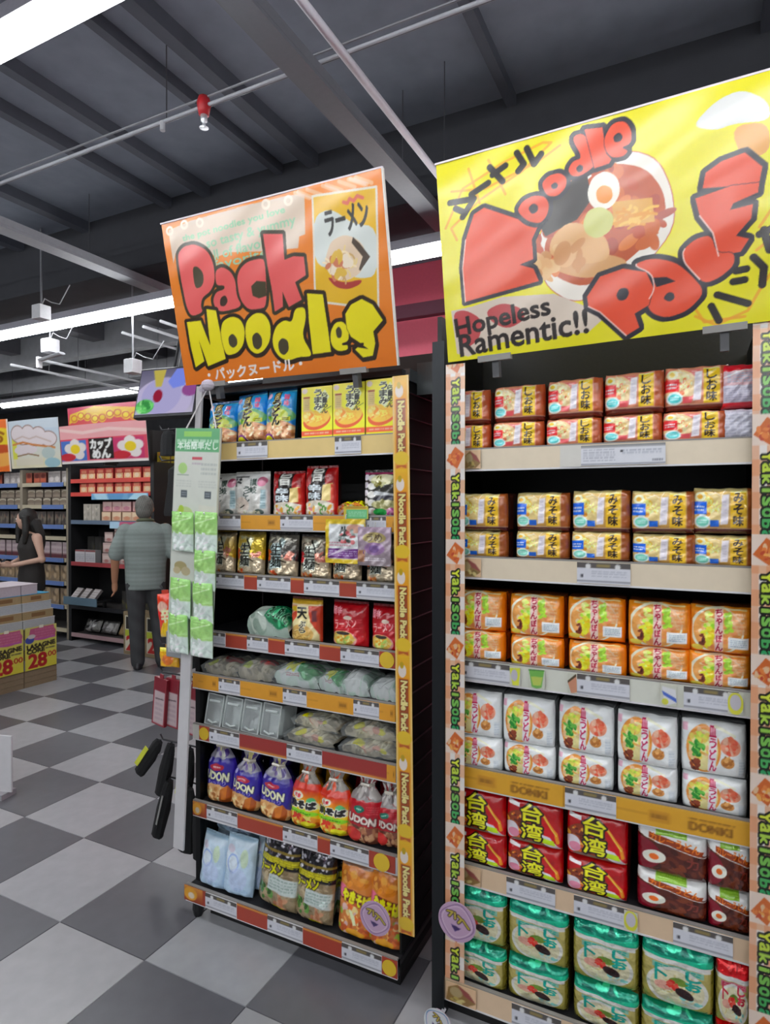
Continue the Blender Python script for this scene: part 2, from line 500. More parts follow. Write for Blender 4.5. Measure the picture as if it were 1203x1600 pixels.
def art_taiwan(seed):
    a = Art(84, 74, '#a8181c', seed)
    a.grad('#c01c22', '#8e1218', 0, 1)
    a.ell(.34, .4, .36, .36, '#7d3a22'); a.food(.34, .42, .32, .3, ['#8d4a26', '#c0642e', '#5a2414', '#d9a24a'], 50, .05)
    a.ell(.12, .3, .13, .18, '#cfcad0'); a.ell(.16, .24, .1, .1, '#c9869a')
    a.poly([(.55, .35), (.8, .3), (1, .02), (.9, 0), (.7, .12)], '#d6d2d8'); a.poly([(.6, .26), (.86, .24), (.9, .12), (.66, .14)], '#b5d130')
    a.line([(.68, .75), (.8, .55), (.9, .4), (.93, .2)], .06, '#d98a2e'); a.line([(.7, .72), (.82, .5), (.91, .35)], .02, '#f0c060')
    a.poly([(.0, .0), (.9, 0), (.7, .12), (.2, .14)], '#6e5a50')
    a.text('台湾', .3, .12, .66, .94, '#eae13a', bold=2, out='#1c1208', ow=7, vert=True)
    a.poly([(.05, .86), (.26, .82), (.26, .9), (.05, .95)], '#e4dcdc')
    a.line([(.0, .02), (1, .02)], .03, '#d9b060')
    return a

def art_curry(seed):
    a = Art(92, 74, '#4a1f16', seed)
    a.food(.6, .3, .4, .3, ['#57281a', '#3f1910', '#6a3520'], 50, .08)
    a.ell(-.05, .4, .42, .34, '#701526')
    a.poly([(0, 1), (1, 1), (1, .56), (.92, .6), (.6, .64), (.3, .68), (.12, .74), (0, .84)], '#d8d8d6')
    a.rect(.28, .84, .72, 1, '#7fa83a'); a.lines(.3, .86, .7, .98, 3, '#9cc456', .8)
    a.poly([(.18, .86), (.3, .84), (.95, .66), (.92, .56), (.5, .66), (.18, .72)], '#8a3c16')
    a.text('カレーうどん', .2, .66, .9, .82, '#d0762a', bold=1, rot=-6)
    a.ell(.26, .38, .17, .13, '#e4ddd2', 8); a.ell(.26, .38, .07, .06, '#d56a2c')
    a.text('カ', .72, .3, .88, .5, '#6e3028', bold=1); a.line([(0, .8), (.5, .64), (1, .54)], .015, '#efe6da')
    return a

def art_shio(seed, red=False):
    fold = '#15806a' if not red else '#b0141c'
    ink = '#1f9a8c' if not red else '#b8384e'
    a = Art(92, 110, '#8f8a4a', seed)
    a.grad('#98924a', '#bcb078', 0, .8)
    a.rect(0, .77, 1, 1, fold); a.poly([(0, .78), (0, .84), (.5, .81), (1, .88), (1, .78)], '#2ab08c' if not red else '#d8242c')
    a.food(.5, .93, .4, .05, [fold, '#0e5c50' if not red else '#7c0e16', '#4fc8a4' if not red else '#ea4a4a'], 14, .07)
    a.poly([(0, .72), (1, .70), (1, .77), (.5, .78), (0, .79)], '#e6e2da')
    a.rect(.16, .61, .86, .70, '#8fb8a4' if not red else '#c47a88'); a.lines(.2, .62, .82, .69, 2, ink, .9)
    a.ell(.5, .36, .42, .32, '#dfe0d6'); a.ell(.5, .36, .37, .27, '#dcd6b8')
    a.noodles(.5, .34, .3, .22, ['#e6dcb4', '#d4c894', '#efe8cc'], 22, .02)
    a.food(.66, .22, .14, .08, ['#8fc8c0', '#cfe0d0'], 8, .05); a.ell(.32, .36, .13, .07, '#e2a898'); a.ell(.52, .46, .13, .06, '#6f8a3e')
    a.food(.46, .4, .09, .06, ['#d23a30', '#e0584a'], 12, .05); a.ell(.6, .3, .13, .07, '#2c1818', -20); a.food(.6, .3, .1, .04, ['#3c1c1c', '#20100f'], 8, .04)
    a.text('しお', .62, .38, .82, .66, ink, bold=3, vert=True); a.text('卜', .2, .42, .36, .66, ink, bold=2)
    a.rect(0, 0, .05, .75, '#a8a05c'); a.rect(.95, 0, 1, .75, '#7c7434'); a.line([(0, .015), (1, .015)], .03, '#e0d48c')
    return a

def art_beef_udon(seed):
    a = Art(64, 84, '#2a86c8', seed)
    a.grad('#1f74b8', '#3aa0d8', .3, 1)
    a.ell(.5, .48, .5, .2, '#7fb25e', al=.8); a.ell(.5, .5, .36, .12, '#c8cf58', al=.9); a.ell(.3, .5, .2, .14, '#2c62a8', al=.7)
    a.ell(.5, .14, .62, .26, '#c79a70'); a.food(.5, .16, .5, .2, ['#d9b48c', '#b07a52', '#e6cfae', '#c08a68', '#8c5a3c'], 60, .07)
    a.food(.3, .44, .1, .06, ['#8fb52e', '#5c8a24'], 8, .06)
    a.rect(.36, .8, .62, .95, '#1a1610'); a.text('肉', .4, .815, .58, .94, '#c9b87a', bold=1)
    a.text('うどん', .36, .3, .64, .8, '#14120e', bold=3, out='#d8c878', ow=3, vert=True)
    a.text('旨味', .74, .66, .88, .9, '#d85a78', bold=1, vert=True); a.ell(.18, .88, .1, .06, '#dbb4c8')
    a.rect(.7, .38, .92, .46, '#d2d24a'); a.lines(.72, .39, .9, .45, 2, '#26340e')
    a.ell(.24, .02, .22, .13, '#6b2a72'); a.ell(.24, .02, .16, .09, '#e4cf2c'); a.rect(0, .96, 1, 1, '#7cc4dc')
    return a

def art_yellow_box(seed):
    a = Art(56, 86, '#dcd02e', seed)
    a.grad('#e2d428', '#d2cc52', .3, 1)
    a.rect(0, .1, 1, .19, '#d8583a'); a.lines(.1, .12, .9, .17, 1, '#f0a890'); a.rect(0, 0, 1, .09, '#e6c82a')
    a.ell(.5, .38, .44, .17, '#c2582c', 12); a.ell(.52, .42, .4, .15, '#e8b048', 12); a.noodles(.55, .42, .3, .1, ['#f0c860', '#e09a3a'], 22, .015)
    a.ell(.24, .46, .2, .13, '#e6b860'); a.food(.26, .44, .14, .09, ['#d9883a', '#eccc84'], 12, .06)
    a.poly([(.4, .6), (.75, .94), (.9, .8), (.62, .5)], '#d6e0b0')
    a.text('うまみ', .42, .56, .66, .95, '#1e2018', bold=1, out='#e4ead2', ow=2, vert=True); a.text('らーめん', .66, .5, .84, .88, '#20221a', bold=1, vert=True)
    a.ell(.12, .93, .09, .05, '#cfc2b8'); a.rect(.06, .55, .28, .83, '#c9b48c', .8); a.rect(.08, .79, .28, .82, '#8a4a2e'); a.lines(.1, .58, .26, .78, 6, '#a88f6a', .8)
    a.line([(.62, .52), (.95, .62)], .015, '#7c8a2e')
    return a

def art_zaru(seed):
    a = Art(60, 68, '#c9c9c6', seed)
    a.grad('#bcbab4', '#d6d6d4', 0, 1); a.rect(.05, .9, .5, .93, '#4a4a4a')
    a.text('ド', .08, .7, .28, .88, '#2c2c2c', bold=2); a.text('讃岐', .55, .52, .72, .88, '#3c4a44', bold=1, vert=True); a.text('うどん', .36, .34, .54, .7, '#34403c', bold=1, vert=True)
    a.ell(.86, .82, .11, .09, '#9a4a64'); a.ell(.84, .76, .1, .07, '#d88aa4'); a.ell(.28, .25, .24, .2, '#d2c6bc'); a.noodles(.28, .22, .2, .14, ['#e2dcd2', '#c2b8ac'], 14, .02)
    a.line([(.26, .2), (.38, .26)], .025, '#2e2a26'); a.rect(.82, .18, .94, .62, '#9fb4b8'); a.lines(.83, .22, .93, .58, 6, '#71868c', .8)
    a.ell(.78, .1, .12, .07, '#4a5450'); a.food(.6, .08, .3, .06, ['#d8d2c0', '#c2bca4', '#e4e0d0'], 14, .06)
    return a

def art_red_black(seed):
    a = Art(60, 76, '#8e1a1c', seed)
    a.rect(.28, .55, .72, 1, '#201a18'); a.text('旨', .34, .72, .66, .98, '#c8c8c2', bold=2); a.poly([(.25, .55), (.75, .6), (.7, .38), (.2, .3)], '#2a2624')
    a.text('辛味', .2, .34, .6, .66, '#c4ccd0', bold=2, out='#15110f', ow=4, vert=True)
    a.poly([(.64, .3), (.92, .34), (.92, .68), (.66, .64)], '#dcc488'); a.rect(.88, .28, .96, .66, '#b03a24')
    a.ell(.5, .14, .58, .2, '#d6cfc2'); a.food(.5, .14, .5, .15, ['#e4dccc', '#5f8a4a', '#e6a04a', '#d98a8a', '#cfc6b4'], 50, .07)
    a.rect(0, 0, .05, 1, '#a83034'); a.rect(.94, 0, 1, 1, '#a82a28')
    return a

def art_dots(seed):
    a = Art(56, 66, '#34342f', seed)
    a.rect(0, .94, 1, 1, '#9a3c62')
    for r in range(5):
        a.ell(.1, .88 - r * .17, .09, .07, '#d9d4dc'); a.ell(.3, .86 - r * .18, .14, .075, '#dedcd8')
    a.ell(.62, .82, .34, .12, '#d2cfae'); a.food(.62, .78, .3, .1, ['#a8a878', '#dcd8b8', '#6a6422'], 24, .07); a.poly([(.35, .5), (1, .42), (1, .5), (.4, .58)], '#b9bcbe')
    a.ell(.7, .42, .32, .06, '#34343c'); a.ell(.7, .28, .4, .1, '#a8a47c'); a.food(.65, .28, .3, .07, ['#c8c49c', '#8e8c60'], 16, .07)
    a.rect(.3, .0, 1, .18, '#b8aca4'); a.ell(.55, .12, .2, .08, '#2d8f48'); a.food(.85, .12, .12, .07, ['#c884a8', '#a84a88', '#e4c4d4'], 10, .06)
    return a

def art_script(bgc, top, seed, ink='#191a16', halo='#c8cfc4', spot='#e2642c'):
    a = Art(54, 66, bgc, seed)
    a.grad(top, bgc, .3, 1)
    a.ell(.68, .2, .42, .24, '#c6b8a0'); a.noodles(.68, .2, .34, .2, ['#d8ccb4', '#b0a088', '#cfc2ac'], 26, .02)
    a.ell(.1, .5, .14, .14, spot); a.food(.74, .5, .16, .1, ['#c98a7c', '#d8a898', '#b87464'], 12, .07)
    a.poly([(.5, .92), (.7, .86), (.4, .2), (.14, .16)], halo, .75)
    a.text('生麺', .2, .2, .56, .78, ink, bold=1, out=halo, ow=3, vert=True); a.line([(.42, .9), (.56, .72), (.6, .62)], .04, ink)
    a.line([(.5, .4), (.72, .34)], .03, '#2a2018'); a.food(.26, .06, .2, .05, ['#e08a54', '#c85a34', '#e8b48a'], 9, .07)
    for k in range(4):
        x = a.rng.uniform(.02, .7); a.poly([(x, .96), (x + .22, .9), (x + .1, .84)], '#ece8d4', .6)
    return a

def art_cardpack(seed, purple=False):
    a = Art(56, 62, '#e2c32c' if not purple else '#b79ab0', seed)
    if not purple:
        a.rect(.1, .1, .98, .88, '#d9dcdc'); a.rect(.08, .12, 1, .34, '#6c2a80'); a.lines(.1, .16, .8, .3, 3, '#b79ac8'); a.lines(.1, .38, .66, .5, 2, '#cf7a8c', .7)
        a.text('生', .36, .5, .62, .82, '#2c3430', bold=2); a.ell(.74, .78, .2, .1, '#dca894'); a.food(.56, .6, .18, .2, ['#46524c', '#9aa4a0', '#c0565a'], 16, .06)
        a.poly([(.04, .14), (.5, .3), (1, .38), (1, .42), (.4, .34)], '#eeeaf0', .8)
    else:
        a.grad('#8d7f84', '#b9a0b4', 0, 1); a.ell(.5, .72, .34, .14, '#b5a468'); a.ell(.5, .44, .3, .16, '#a07aa8'); a.ell(.5, .44, .16, .1, '#7c5a94'); a.rect(0, .1, .22, .4, '#a8714e'); a.lines(.2, .12, .8, .22, 2, '#cfc4cc')
        a.text('うめ', .28, .62, .72, .82, '#5c4a3a', bold=1)
    return a

def art_green_bag(seed):
    a = Art(72, 54, '#a9b8ae', seed)
    a.food(.35, .5, .34, .4, ['#b8c4ba', '#93a498', '#ccd6cc', '#a2b2aa'], 40, .12)
    a.ell(.72, .42, .26, .3, '#1e7a50'); a.food(.72, .42, .2, .22, ['#2f9a66', '#14583a', '#57c08c'], 18, .07); a.text('きしめん', .52, .3, .94, .54, '#0f2c1e', bold=1, out='#9fdcb8', ow=2); a.rect(.5, .78, 1, 1, '#1d4a34')
    return a

def art_ten(seed):
    a = Art(56, 72, '#b84a34', seed)
    a.rect(0, .9, 1, 1, '#b8963c'); a.poly([(0, .9), (0, .6), (.5, .86)], '#dc9a84'); a.ell(.2, .78, .14, .06, '#e0b43a')
    a.poly([(.3, .86), (.66, .86), (.74, .5), (.95, .2), (.95, 0), (.05, 0), (.08, .4), (.3, .6)], '#d9cda0'); a.ell(.45, .2, .38, .22, '#c7a466'); a.noodles(.45, .18, .32, .16, ['#e2cc90', '#a88648', '#d6b874'], 24, .02)
    a.text('天', .32, .56, .62, .82, '#15130f', bold=2); a.text('ぷら', .38, .22, .58, .5, '#15130f', bold=1, out='#e8e2cc', ow=2, vert=True); a.rect(.78, .5, .9, .76, '#6e3c40'); a.rect(.0, .86, 1, .9, '#d8c4a0')
    return a

def art_red_pouch(seed):
    a = Art(56, 70, '#a8202a', seed)
    a.grad('#b8262e', '#8e1820', 0, 1)
    a.text('旨辛', .06, .74, .36, .92, '#d8909a', bold=2, vert=False); a.text('ラーメン', .14, .44, .78, .64, '#e0a8a4', bold=1, rot=8); a.ell(.54, .68, .12, .05, '#dccabc')
    a.ell(.4, .18, .4, .2, '#d8a09a'); a.ell(.4, .2, .34, .17, '#e6b45c'); a.food(.42, .2, .28, .12, ['#e89a3a', '#f0d890', '#a8c06a', '#e8c47a'], 30, .07); a.ell(.4, .32, .2, .04, '#33302a')
    for k in range(4):
        y = a.rng.uniform(.4, .7); a.line([(.1, y), (.9, y + .05)], .012, '#d8707a', .6)
    return a

def art_clear(seed, red=True):
    a = Art(64, 44, '#a89f8e', seed)
    a.food(.5, .5, .5, .5, ['#bab09c', '#928a78', '#cac2b0', '#807868'], 60, .09)
    if red:
        a.ell(.7, .62, .2, .16, '#8a2a2a'); a.food(.7, .62, .16, .12, ['#a83434', '#6c1c1e'], 8, .07); a.ell(.28, .4, .12, .12, '#a8b23a')
    else:
        a.noodles(.5, .5, .45, .4, ['#d8d2bc', '#c0baa4', '#a49e8a', '#e4dfcc'], 60, .03); a.ell(.3, .42, .1, .09, '#d2cc2a'); a.ell(.72, .3, .1, .09, '#c8c22c'); a.food(.5, .3, .2, .1, ['#c89a8c', '#d8c4b4'], 8, .07)
    return a

def art_shirataki(seed, green):
    a = Art(72, 48, '#cfe2d6', seed)
    a.food(.5, .5, .5, .5, ['#d8e8de', '#bcd2c4', '#e2eee6', '#b0c8ba'], 50, .13)
    if green:
        a.food(.4, .62, .28, .16, ['#c8c832', '#d9d848', '#8fc06a'], 14, .09); a.ell(.76, .5, .2, .3, '#2a7a44'); a.food(.76, .5, .16, .22, ['#2f8a4a', '#1c5c34', '#8fd0a0'], 14, .06); a.lines(.3, .2, .6, .3, 2, '#a8486a', .7)
    else:
        a.ell(.42, .45, .34, .4, '#dceae2'); a.lines(.3, .62, .56, .76, 2, '#4a5c54', .8)
    return a

def art_udon_purple(seed):
    a = Art(64, 96, '#33277e', seed)
    a.grad('#2a2272', '#3c2e90', 0, .62); a.rect(0, .66, 1, 1, '#8d8a96'); a.food(.5, .85, .5, .16, ['#a8a69c', '#6a5a8a', '#c9c08a', '#4a3a72', '#8e8c90'], 40, .12)
    a.ell(.5, .53, .24, .05, '#a83244'); a.lines(.38, .51, .62, .55, 1, '#e0b4b4'); a.ell(.18, .62, .06, .04, '#a8a4d0')
    a.text('UDON', .16, .34, .86, .46, '#e6dfc0', bold=2, out='#14123a', ow=3, rot=-4); a.text('もっちり', .24, .27, .8, .33, '#b9b6d8', bold=0)
    a.ell(.45, .08, .6, .2, '#c9a070'); a.food(.4, .1, .45, .14, ['#dcb888', '#b88452', '#e8d0a0', '#a0683c'], 44, .07); a.poly([(.56, 0), (.64, .2), (.84, .27), (.94, .18), (.92, 0)], '#9c5426'); a.poly([(.64, .2), (.84, .27), (.8, .05), (.66, .03)], '#b8702e')
    return a

def art_yakisoba(seed):
    a = Art(62, 92, '#e0b62c', seed)
    a.grad('#e4c43a', '#d8381e', .35, .62); a.rect(0, .66, 1, 1, '#8d8680'); a.food(.5, .84, .5, .14, ['#a8a49c', '#706860', '#c8583a', '#9a938c'], 36, .12); a.rect(0, .58, 1, .68, '#cc3a20')
    a.ell(.38, .5, .16, .06, '#e6dccb'); a.text('三食', .28, .47, .48, .53, '#b83040', bold=1); a.ell(.78, .44, .12, .05, '#5aa86e'); a.rect(.04, .32, .96, .41, '#e9e6da', .7)
    a.text('焼そば', .14, .315, .9, .42, '#141210', bold=3, out='#efece0', ow=3); a.text('辛', .04, .38, .16, .46, '#c83a2c', bold=1)
    a.ell(.5, .24, .46, .05, '#86c22e'); a.lines(.2, .22, .8, .26, 1, '#4e8a18'); a.ell(.5, .08, .56, .14, '#cf8a34'); a.food(.5, .09, .46, .11, ['#d89a3e', '#a85a26', '#e8c86a', '#c03a24', '#7aa83a'], 44, .07); a.ell(.72, .06, .2, .06, '#e8cc2c')
    return a

def art_udon_red(seed):
    a = Art(62, 92, '#9c1c28', seed)
    a.grad('#8e1a26', '#b02430', .3, .62); a.rect(0, .62, 1, 1, '#918a88'); a.food(.5, .82, .5, .17, ['#b2aca8', '#77706e', '#d2ccc8', '#8a3a3c'], 44, .12)
    a.ell(.42, .5, .14, .05, '#1f6a58'); a.lines(.35, .48, .5, .52, 1, '#9fd0c0'); a.lines(.6, .44, .92, .56, 4, '#c85a60', .7); a.text('UDON', .16, .3, .86, .4, '#d8ccc4', bold=2, out='#4a1214', ow=3, rot=-4)
    a.rect(0, 0, 1, .26, '#7a4a3c'); a.food(.5, .12, .5, .13, ['#9a6a4e', '#5c3428', '#b08a6a'], 40, .08); a.ell(.3, .12, .22, .1, '#b03430')
    return a

def art_pale(seed):
    a = Art(54, 70, '#b4c6d4', seed)
    a.grad('#aabfd2', '#bccbd6', 0, 1); a.ell(.3, .6, .24, .2, '#c9d3e0'); a.ring(.36, .56, .2, .17, .8, '#9cb0d4'); a.ell(.24, .8, .14, .07, '#c8b8c4', al=.6); a.ell(.72, .68, .12, .16, '#bcccae', al=.8); a.ell(.55, .3, .3, .2, '#b2bcd6', al=.6); a.lines(.5, .1, .9, .16, 2, '#7f98b8', .6); a.rect(0, .96, 1, 1, '#9fb6c6')
    return a

def art_black_yellow(seed):
    a = Art(66, 92, '#9c8e74', seed)
    a.food(.5, .3, .5, .3, ['#b2a284', '#8a7a60', '#c4b496', '#a08c72'], 60, .09); a.rect(0, .54, 1, 1, '#19171a'); a.food(.5, .8, .5, .2, ['#1c1a1e', '#5c5862', '#b4b2ba', '#2a262c', '#3c2430', '#d0ced4'], 80, .05)
    a.poly([(0, .56), (1, .6), (1, .68), (0, .64)], '#a8a02a'); a.lines(.05, .57, .95, .65, 3, '#e0d838', .8); a.poly([(0, .7), (1, .74), (1, .77), (0, .74)], '#8c7a3c')
    a.text('ラーメン', .05, .43, .7, .56, '#dcd62c', bold=2, out='#2a2410', ow=3, rot=6); a.food(.3, .2, .2, .1, ['#4f7a3a', '#6c9a50', '#3c5c2c'], 18, .06); a.food(.7, .12, .2, .08, ['#b07a5c', '#c89a7c'], 12, .07)
    a.poly([(.34, .24), (.98, .22), (.98, .42), (.38, .44)], '#cfd8d4'); a.lines(.4, .26, .95, .41, 4, '#9fb0a8', .8); a.rect(.5, 0, .8, .06, '#d2cc2e')
    return a

def art_orange_bag(seed):
    a = Art(58, 92, '#b8763a', seed)
    a.grad('#b06a3a', '#c88a44', 0, 1); a.rect(0, .9, 1, 1, '#8a6a58'); a.ell(.5, .78, .44, .14, '#b8742c'); a.food(.5, .78, .36, .1, ['#c88434', '#a86426', '#d89a4a'], 24, .09)
    a.poly([(0, .66), (1, .58), (1, .42), (0, .5)], '#5c1a18'); a.ell(.16, .58, .18, .08, '#d0708c'); a.text('やきそば', .22, .45, .96, .6, '#e6d22c', bold=3, out='#5a3a10', ow=2, rot=-6)
    a.food(.5, .22, .5, .2, ['#d8a05c', '#a8542c', '#e8c48c', '#c86a34', '#8aa03c', '#c8a8a0'], 60, .08); a.poly([(.42, .38), (.52, .36), (.66, .2), (.56, .18)], '#d9dcb4'); a.ell(.6, .08, .26, .06, '#e89a34')
    return a

def art_label(seed, tall=False):
    a = Art(46, 18, '#cfd0d8', seed)
    a.rect(0, .72, 1, 1, '#55504e'); a.ell(.22, .8, .05, .12, '#d8d8d8'); a.ell(.76, .8, .05, .12, '#d8d8d8'); a.rect(.38, .78, .62, .9, '#8a7a4a')
    a.lines(.28, .3, .92, .62, 3, '#a9acb8', .9, .4); a.rect(.08, .3, .13, .42, '#33333c'); a.rect(0, .1, 1, .15, '#6a6a72'); a.rect(0, 0, 1, .08, '#e2e2e6')
    return a

def art_promo(base, seed, words=('DONKI',), ink='#8a5a14'):
    a = Art(60, 18, base, seed)
    a.line([(.0, .5), (.25, .5)], .03, ink, .5)
    if words:
        a.text(words[0], .56, .22, .86, .56, ink, bold=1); a.lines(.56, .62, .88, .74, 1, ink, .8); a.rect(.26, .25, .42, .7, '#b97a1c', .5); a.lines(.28, .34, .4, .62, 1, ink, .7, .7)
    else:
        a.rect(.68, .28, .86, .68, '#b97a1c', .5); a.lines(.7, .34, .84, .62, 1, ink, .7, .7)
    a.rect(0, .92, 1, 1, '#e0b060', .5)
    return a
# ================================================================== ROOM
T = 0.4506; GX, GY = -3.0818, 2.0099
fl = obj('floor', MB().box(-16, 8, -8, 12, -.06, -.003, '#6d6d70'), 'floor', kind='structure')
def tile_mesh(c):
    g = .0012; h = T / 2 - g
    return MB().loft([[(-h, -h, -.003), (h, -h, -.003), (h, h, -.003), (-h, h, -.003)], [(-h + .001, -h + .001, 0), (h - .001, -h + .001, 0), (h - .001, h - .001, 0), (-h + .001, h - .001, 0)]], c).mesh('floor_tile')
TL = [tile_mesh(c) for c in ('#a0a0a3', '#a4a3a5', '#9c9da0')]; TD = [tile_mesh(c) for c in ('#5e5e63', '#5a5a5f', '#636368')]
rt = random.Random(4)
for i in range(-10, 9):
    for j in range(-5, 10):
        me = rt.choice(TL if (i + j) % 2 == 0 else TD)
        obj('floor_tile', me, 'floor', fl, loc=(GX + (i + .5) * T, GY + (j + .5) * T, 0))
far = MB()
for i in range(-26, 22):
    for j in range(-16, 20):
        if not (-10 <= i < 9 and -5 <= j < 10):
            x, y = GX + i * T, GY + j * T
            far.box(x + .001, x + T - .001, y + .001, y + T - .001, -.003, 0, '#a0a0a3' if (i + j) % 2 == 0 else '#5e5e63')
obj('distant_floor_tiles', far, 'floor', fl, kind='stuff')

ZC = 3.8
obj('ceiling', MB().box(-16, 8, -8, 12, ZC, ZC + .1, '#757a86'), 'concrete', kind='structure')
obj('wall_back', MB().box(-16, 8, 9.2, 9.35, 0, ZC, '#4a4a4e'), 'concrete', kind='structure')
obj('wall_right', MB().box(7.9, 8, -8, 9.2, 0, ZC, '#8a8a8c'), 'concrete', kind='structure')
obj('wall_left', MB().box(-16, -15.9, -8, 9.2, 0, ZC, '#8a8a8c'), 'concrete', kind='structure')
obj('wall_front', MB().box(-16, 8, -8, -7.9, 0, ZC, '#a0a0a2'), 'concrete', kind='structure')
pw = obj('wall_red', MB().box(-2.78, 7.9, 5.2, 5.35, 0, 3.799, '#c84e62'), 'paint', kind='structure')
obj('wall_red_cap', MB().box(-2.78, 7.9, 5.12, 5.199, 3.30, 3.42, '#5c2438'), 'paint', pw)
obj('trim_1', MB().box(-16, 8, 3.3, 3.75, 3.36, ZC, '#292a30'), 'concrete', kind='structure')
obj('trim_2', MB().box(-16, 8, -1.9, -1.5, 3.4, ZC, '#4e4e54'), 'concrete', kind='structure')
n = 3
for x0, x1, z in [(-2.44, -2.39, 3.74), (-2.19, -2.12, 3.72), (-3.06, -3.0, 3.73), (-3.42, -3.36, 3.73), (-4.3, -4.22, 3.73), (-5.1, -5.02, 3.73), (-.92, -.87, 3.74), (.25, .3, 3.74), (1.4, 1.46, 3.74)]:
    obj('trim_%d' % n, MB().box(x0, x1, -1.5, 3.3, z, ZC, '#4c4f58'), 'concrete', kind='structure'); n += 1
for y, z in ((5.2, 3.45), (6.2, 3.4), (7.4, 3.45)):
    obj('trim_%d' % n, MB().box(-12, -3.7, y, y + .14, z, ZC, '#7c7c80'), 'concrete', kind='structure'); n += 1
for x, ln in ((-6.6, 5.2), (-8.2, 5.2), (-5.4, 5.0)):
    obj('trim_%d' % n, MB().box(x, x + .2, 3.75, 9.2, 3.6, ZC, '#606065'), 'concrete', kind='structure'); n += 1

def duct(name, x0, x1, z0, z1, y0, y1, col, label):
    r = empty(name, label, 'cable tray', loc=((x0 + x1) / 2, y0, z0))
    wpart('tray_bed', MB().box(x0, x1, y0, y1, z0, z0 + .015, col), 'paint', r)
    for x in (x0, x1 - .012):
        wpart('tray_side', MB().box(x, x + .012, y0, y1, z0 + .016, z1, col), 'paint', r)
    y = y0 + .3
    while y < y1:
        wpart('hanger_rod', MB().tube([((x0 + x1) / 2, y, z0 + .016), ((x0 + x1) / 2, y, 3.8 if not 3.2 < y < 3.8 else 3.36)], .003, '#55555a', 6), 'metal', r); y += 1.9
duct('cable_tray', -1.455, -1.345, 3.30, 3.36, -3, 5.1, '#66686e', 'grey cable tray running away above the orange sign')
duct('cable_tray', -3.9, -3.78, 3.30, 3.36, -3, 5.1, '#8f9196', 'pale grey cable tray left of the orange sign top')

def pipe(name, pts, r, col, label, cat='pipe', hang=()):
    o = empty(name, label, cat, loc=pts[0])
    wpart('pipe_run', MB().tube(pts, r, col, 10), 'paint', o, smooth=True)
    for p in hang:
        wpart('pipe_clip', MB().tube([(p[0], p[1], p[2] + r * .8), (p[0], p[1], ZC)], .003, '#4c4c50', 6), 'metal', o)
    return o
pipe('ceiling_pipe', [(-1.125, -3, 3.2), (-1.125, 5.1, 3.2)], .016, '#c4c5cd', 'white pipe running away between the two big signs', hang=[(-1.125, -1.2, 3.2), (-1.125, 2.9, 3.2)])
PY, PZ = 2.132, 3.385
sp = pipe('sprinkler_pipe', [(-12, PY, PZ), (6, PY, PZ)], .0078, '#9c9da4', 'thin sprinkler pipe crossing the ceiling with red sprinkler head', hang=[(-2.2, PY, PZ), (-4.6, PY, PZ), (.6, PY, PZ)])
wpart('conduit', MB().tube([(-12, PY + .06, PZ + .042), (6, PY + .06, PZ + .042)], .006, '#66666b', 8), 'metal', sp)
wpart('conduit', MB().tube([(-12, PY, PZ + .037), (6, PY, PZ + .037)], .005, '#74747a', 8), 'metal', sp)
wpart('sprinkler_cap', MB().tube([(-1.974, PY, PZ + .04), (-1.974, PY, PZ + .01), (-1.974, PY, PZ - .04)], [.023, .032, .023], '#b01c24', 12), 'paint', sp, 'red sprinkler cap', smooth=True)
wpart('sprinkler_head', MB().tube([(-1.974, PY, PZ - .04), (-1.974, PY, PZ - .068), (-1.974, PY, PZ - .073), (-1.974, PY, PZ - .092), (-1.974, PY, PZ - .097)], [.015, .015, .0075, .0085, .021], '#d4d6da', 12), 'metal', sp, smooth=True)
wpart('pipe_tee', MB().tube([(-2.226, PY, PZ), (-2.226, PY, PZ - .042)], .012, '#d0d0d4', 8), 'metal', sp)
for k, (x, y0, y1, z) in enumerate(((-5.55, 3.8, 6.4, 2.98), (-6.0, 3.8, 6.2, 2.98), (-4.45, 3.8, 6.4, 3.1), (-4.2, 3.8, 6.4, 3.12), (-4.0, 3.8, 6.4, 3.14), (-7.0, 5.0, 8.6, 3.2))):
    pipe('conduit_pipe', [(x, y0, z), (x, y1, z)], .013, '#b6b7bb', 'thin pale conduit under the dark ceiling, %s of its row from left' % ['second', 'first', 'third', 'fourth', 'fifth', 'farthest back'][k], hang=[(x, y0 + .4, z), (x, y1 - .4, z)])

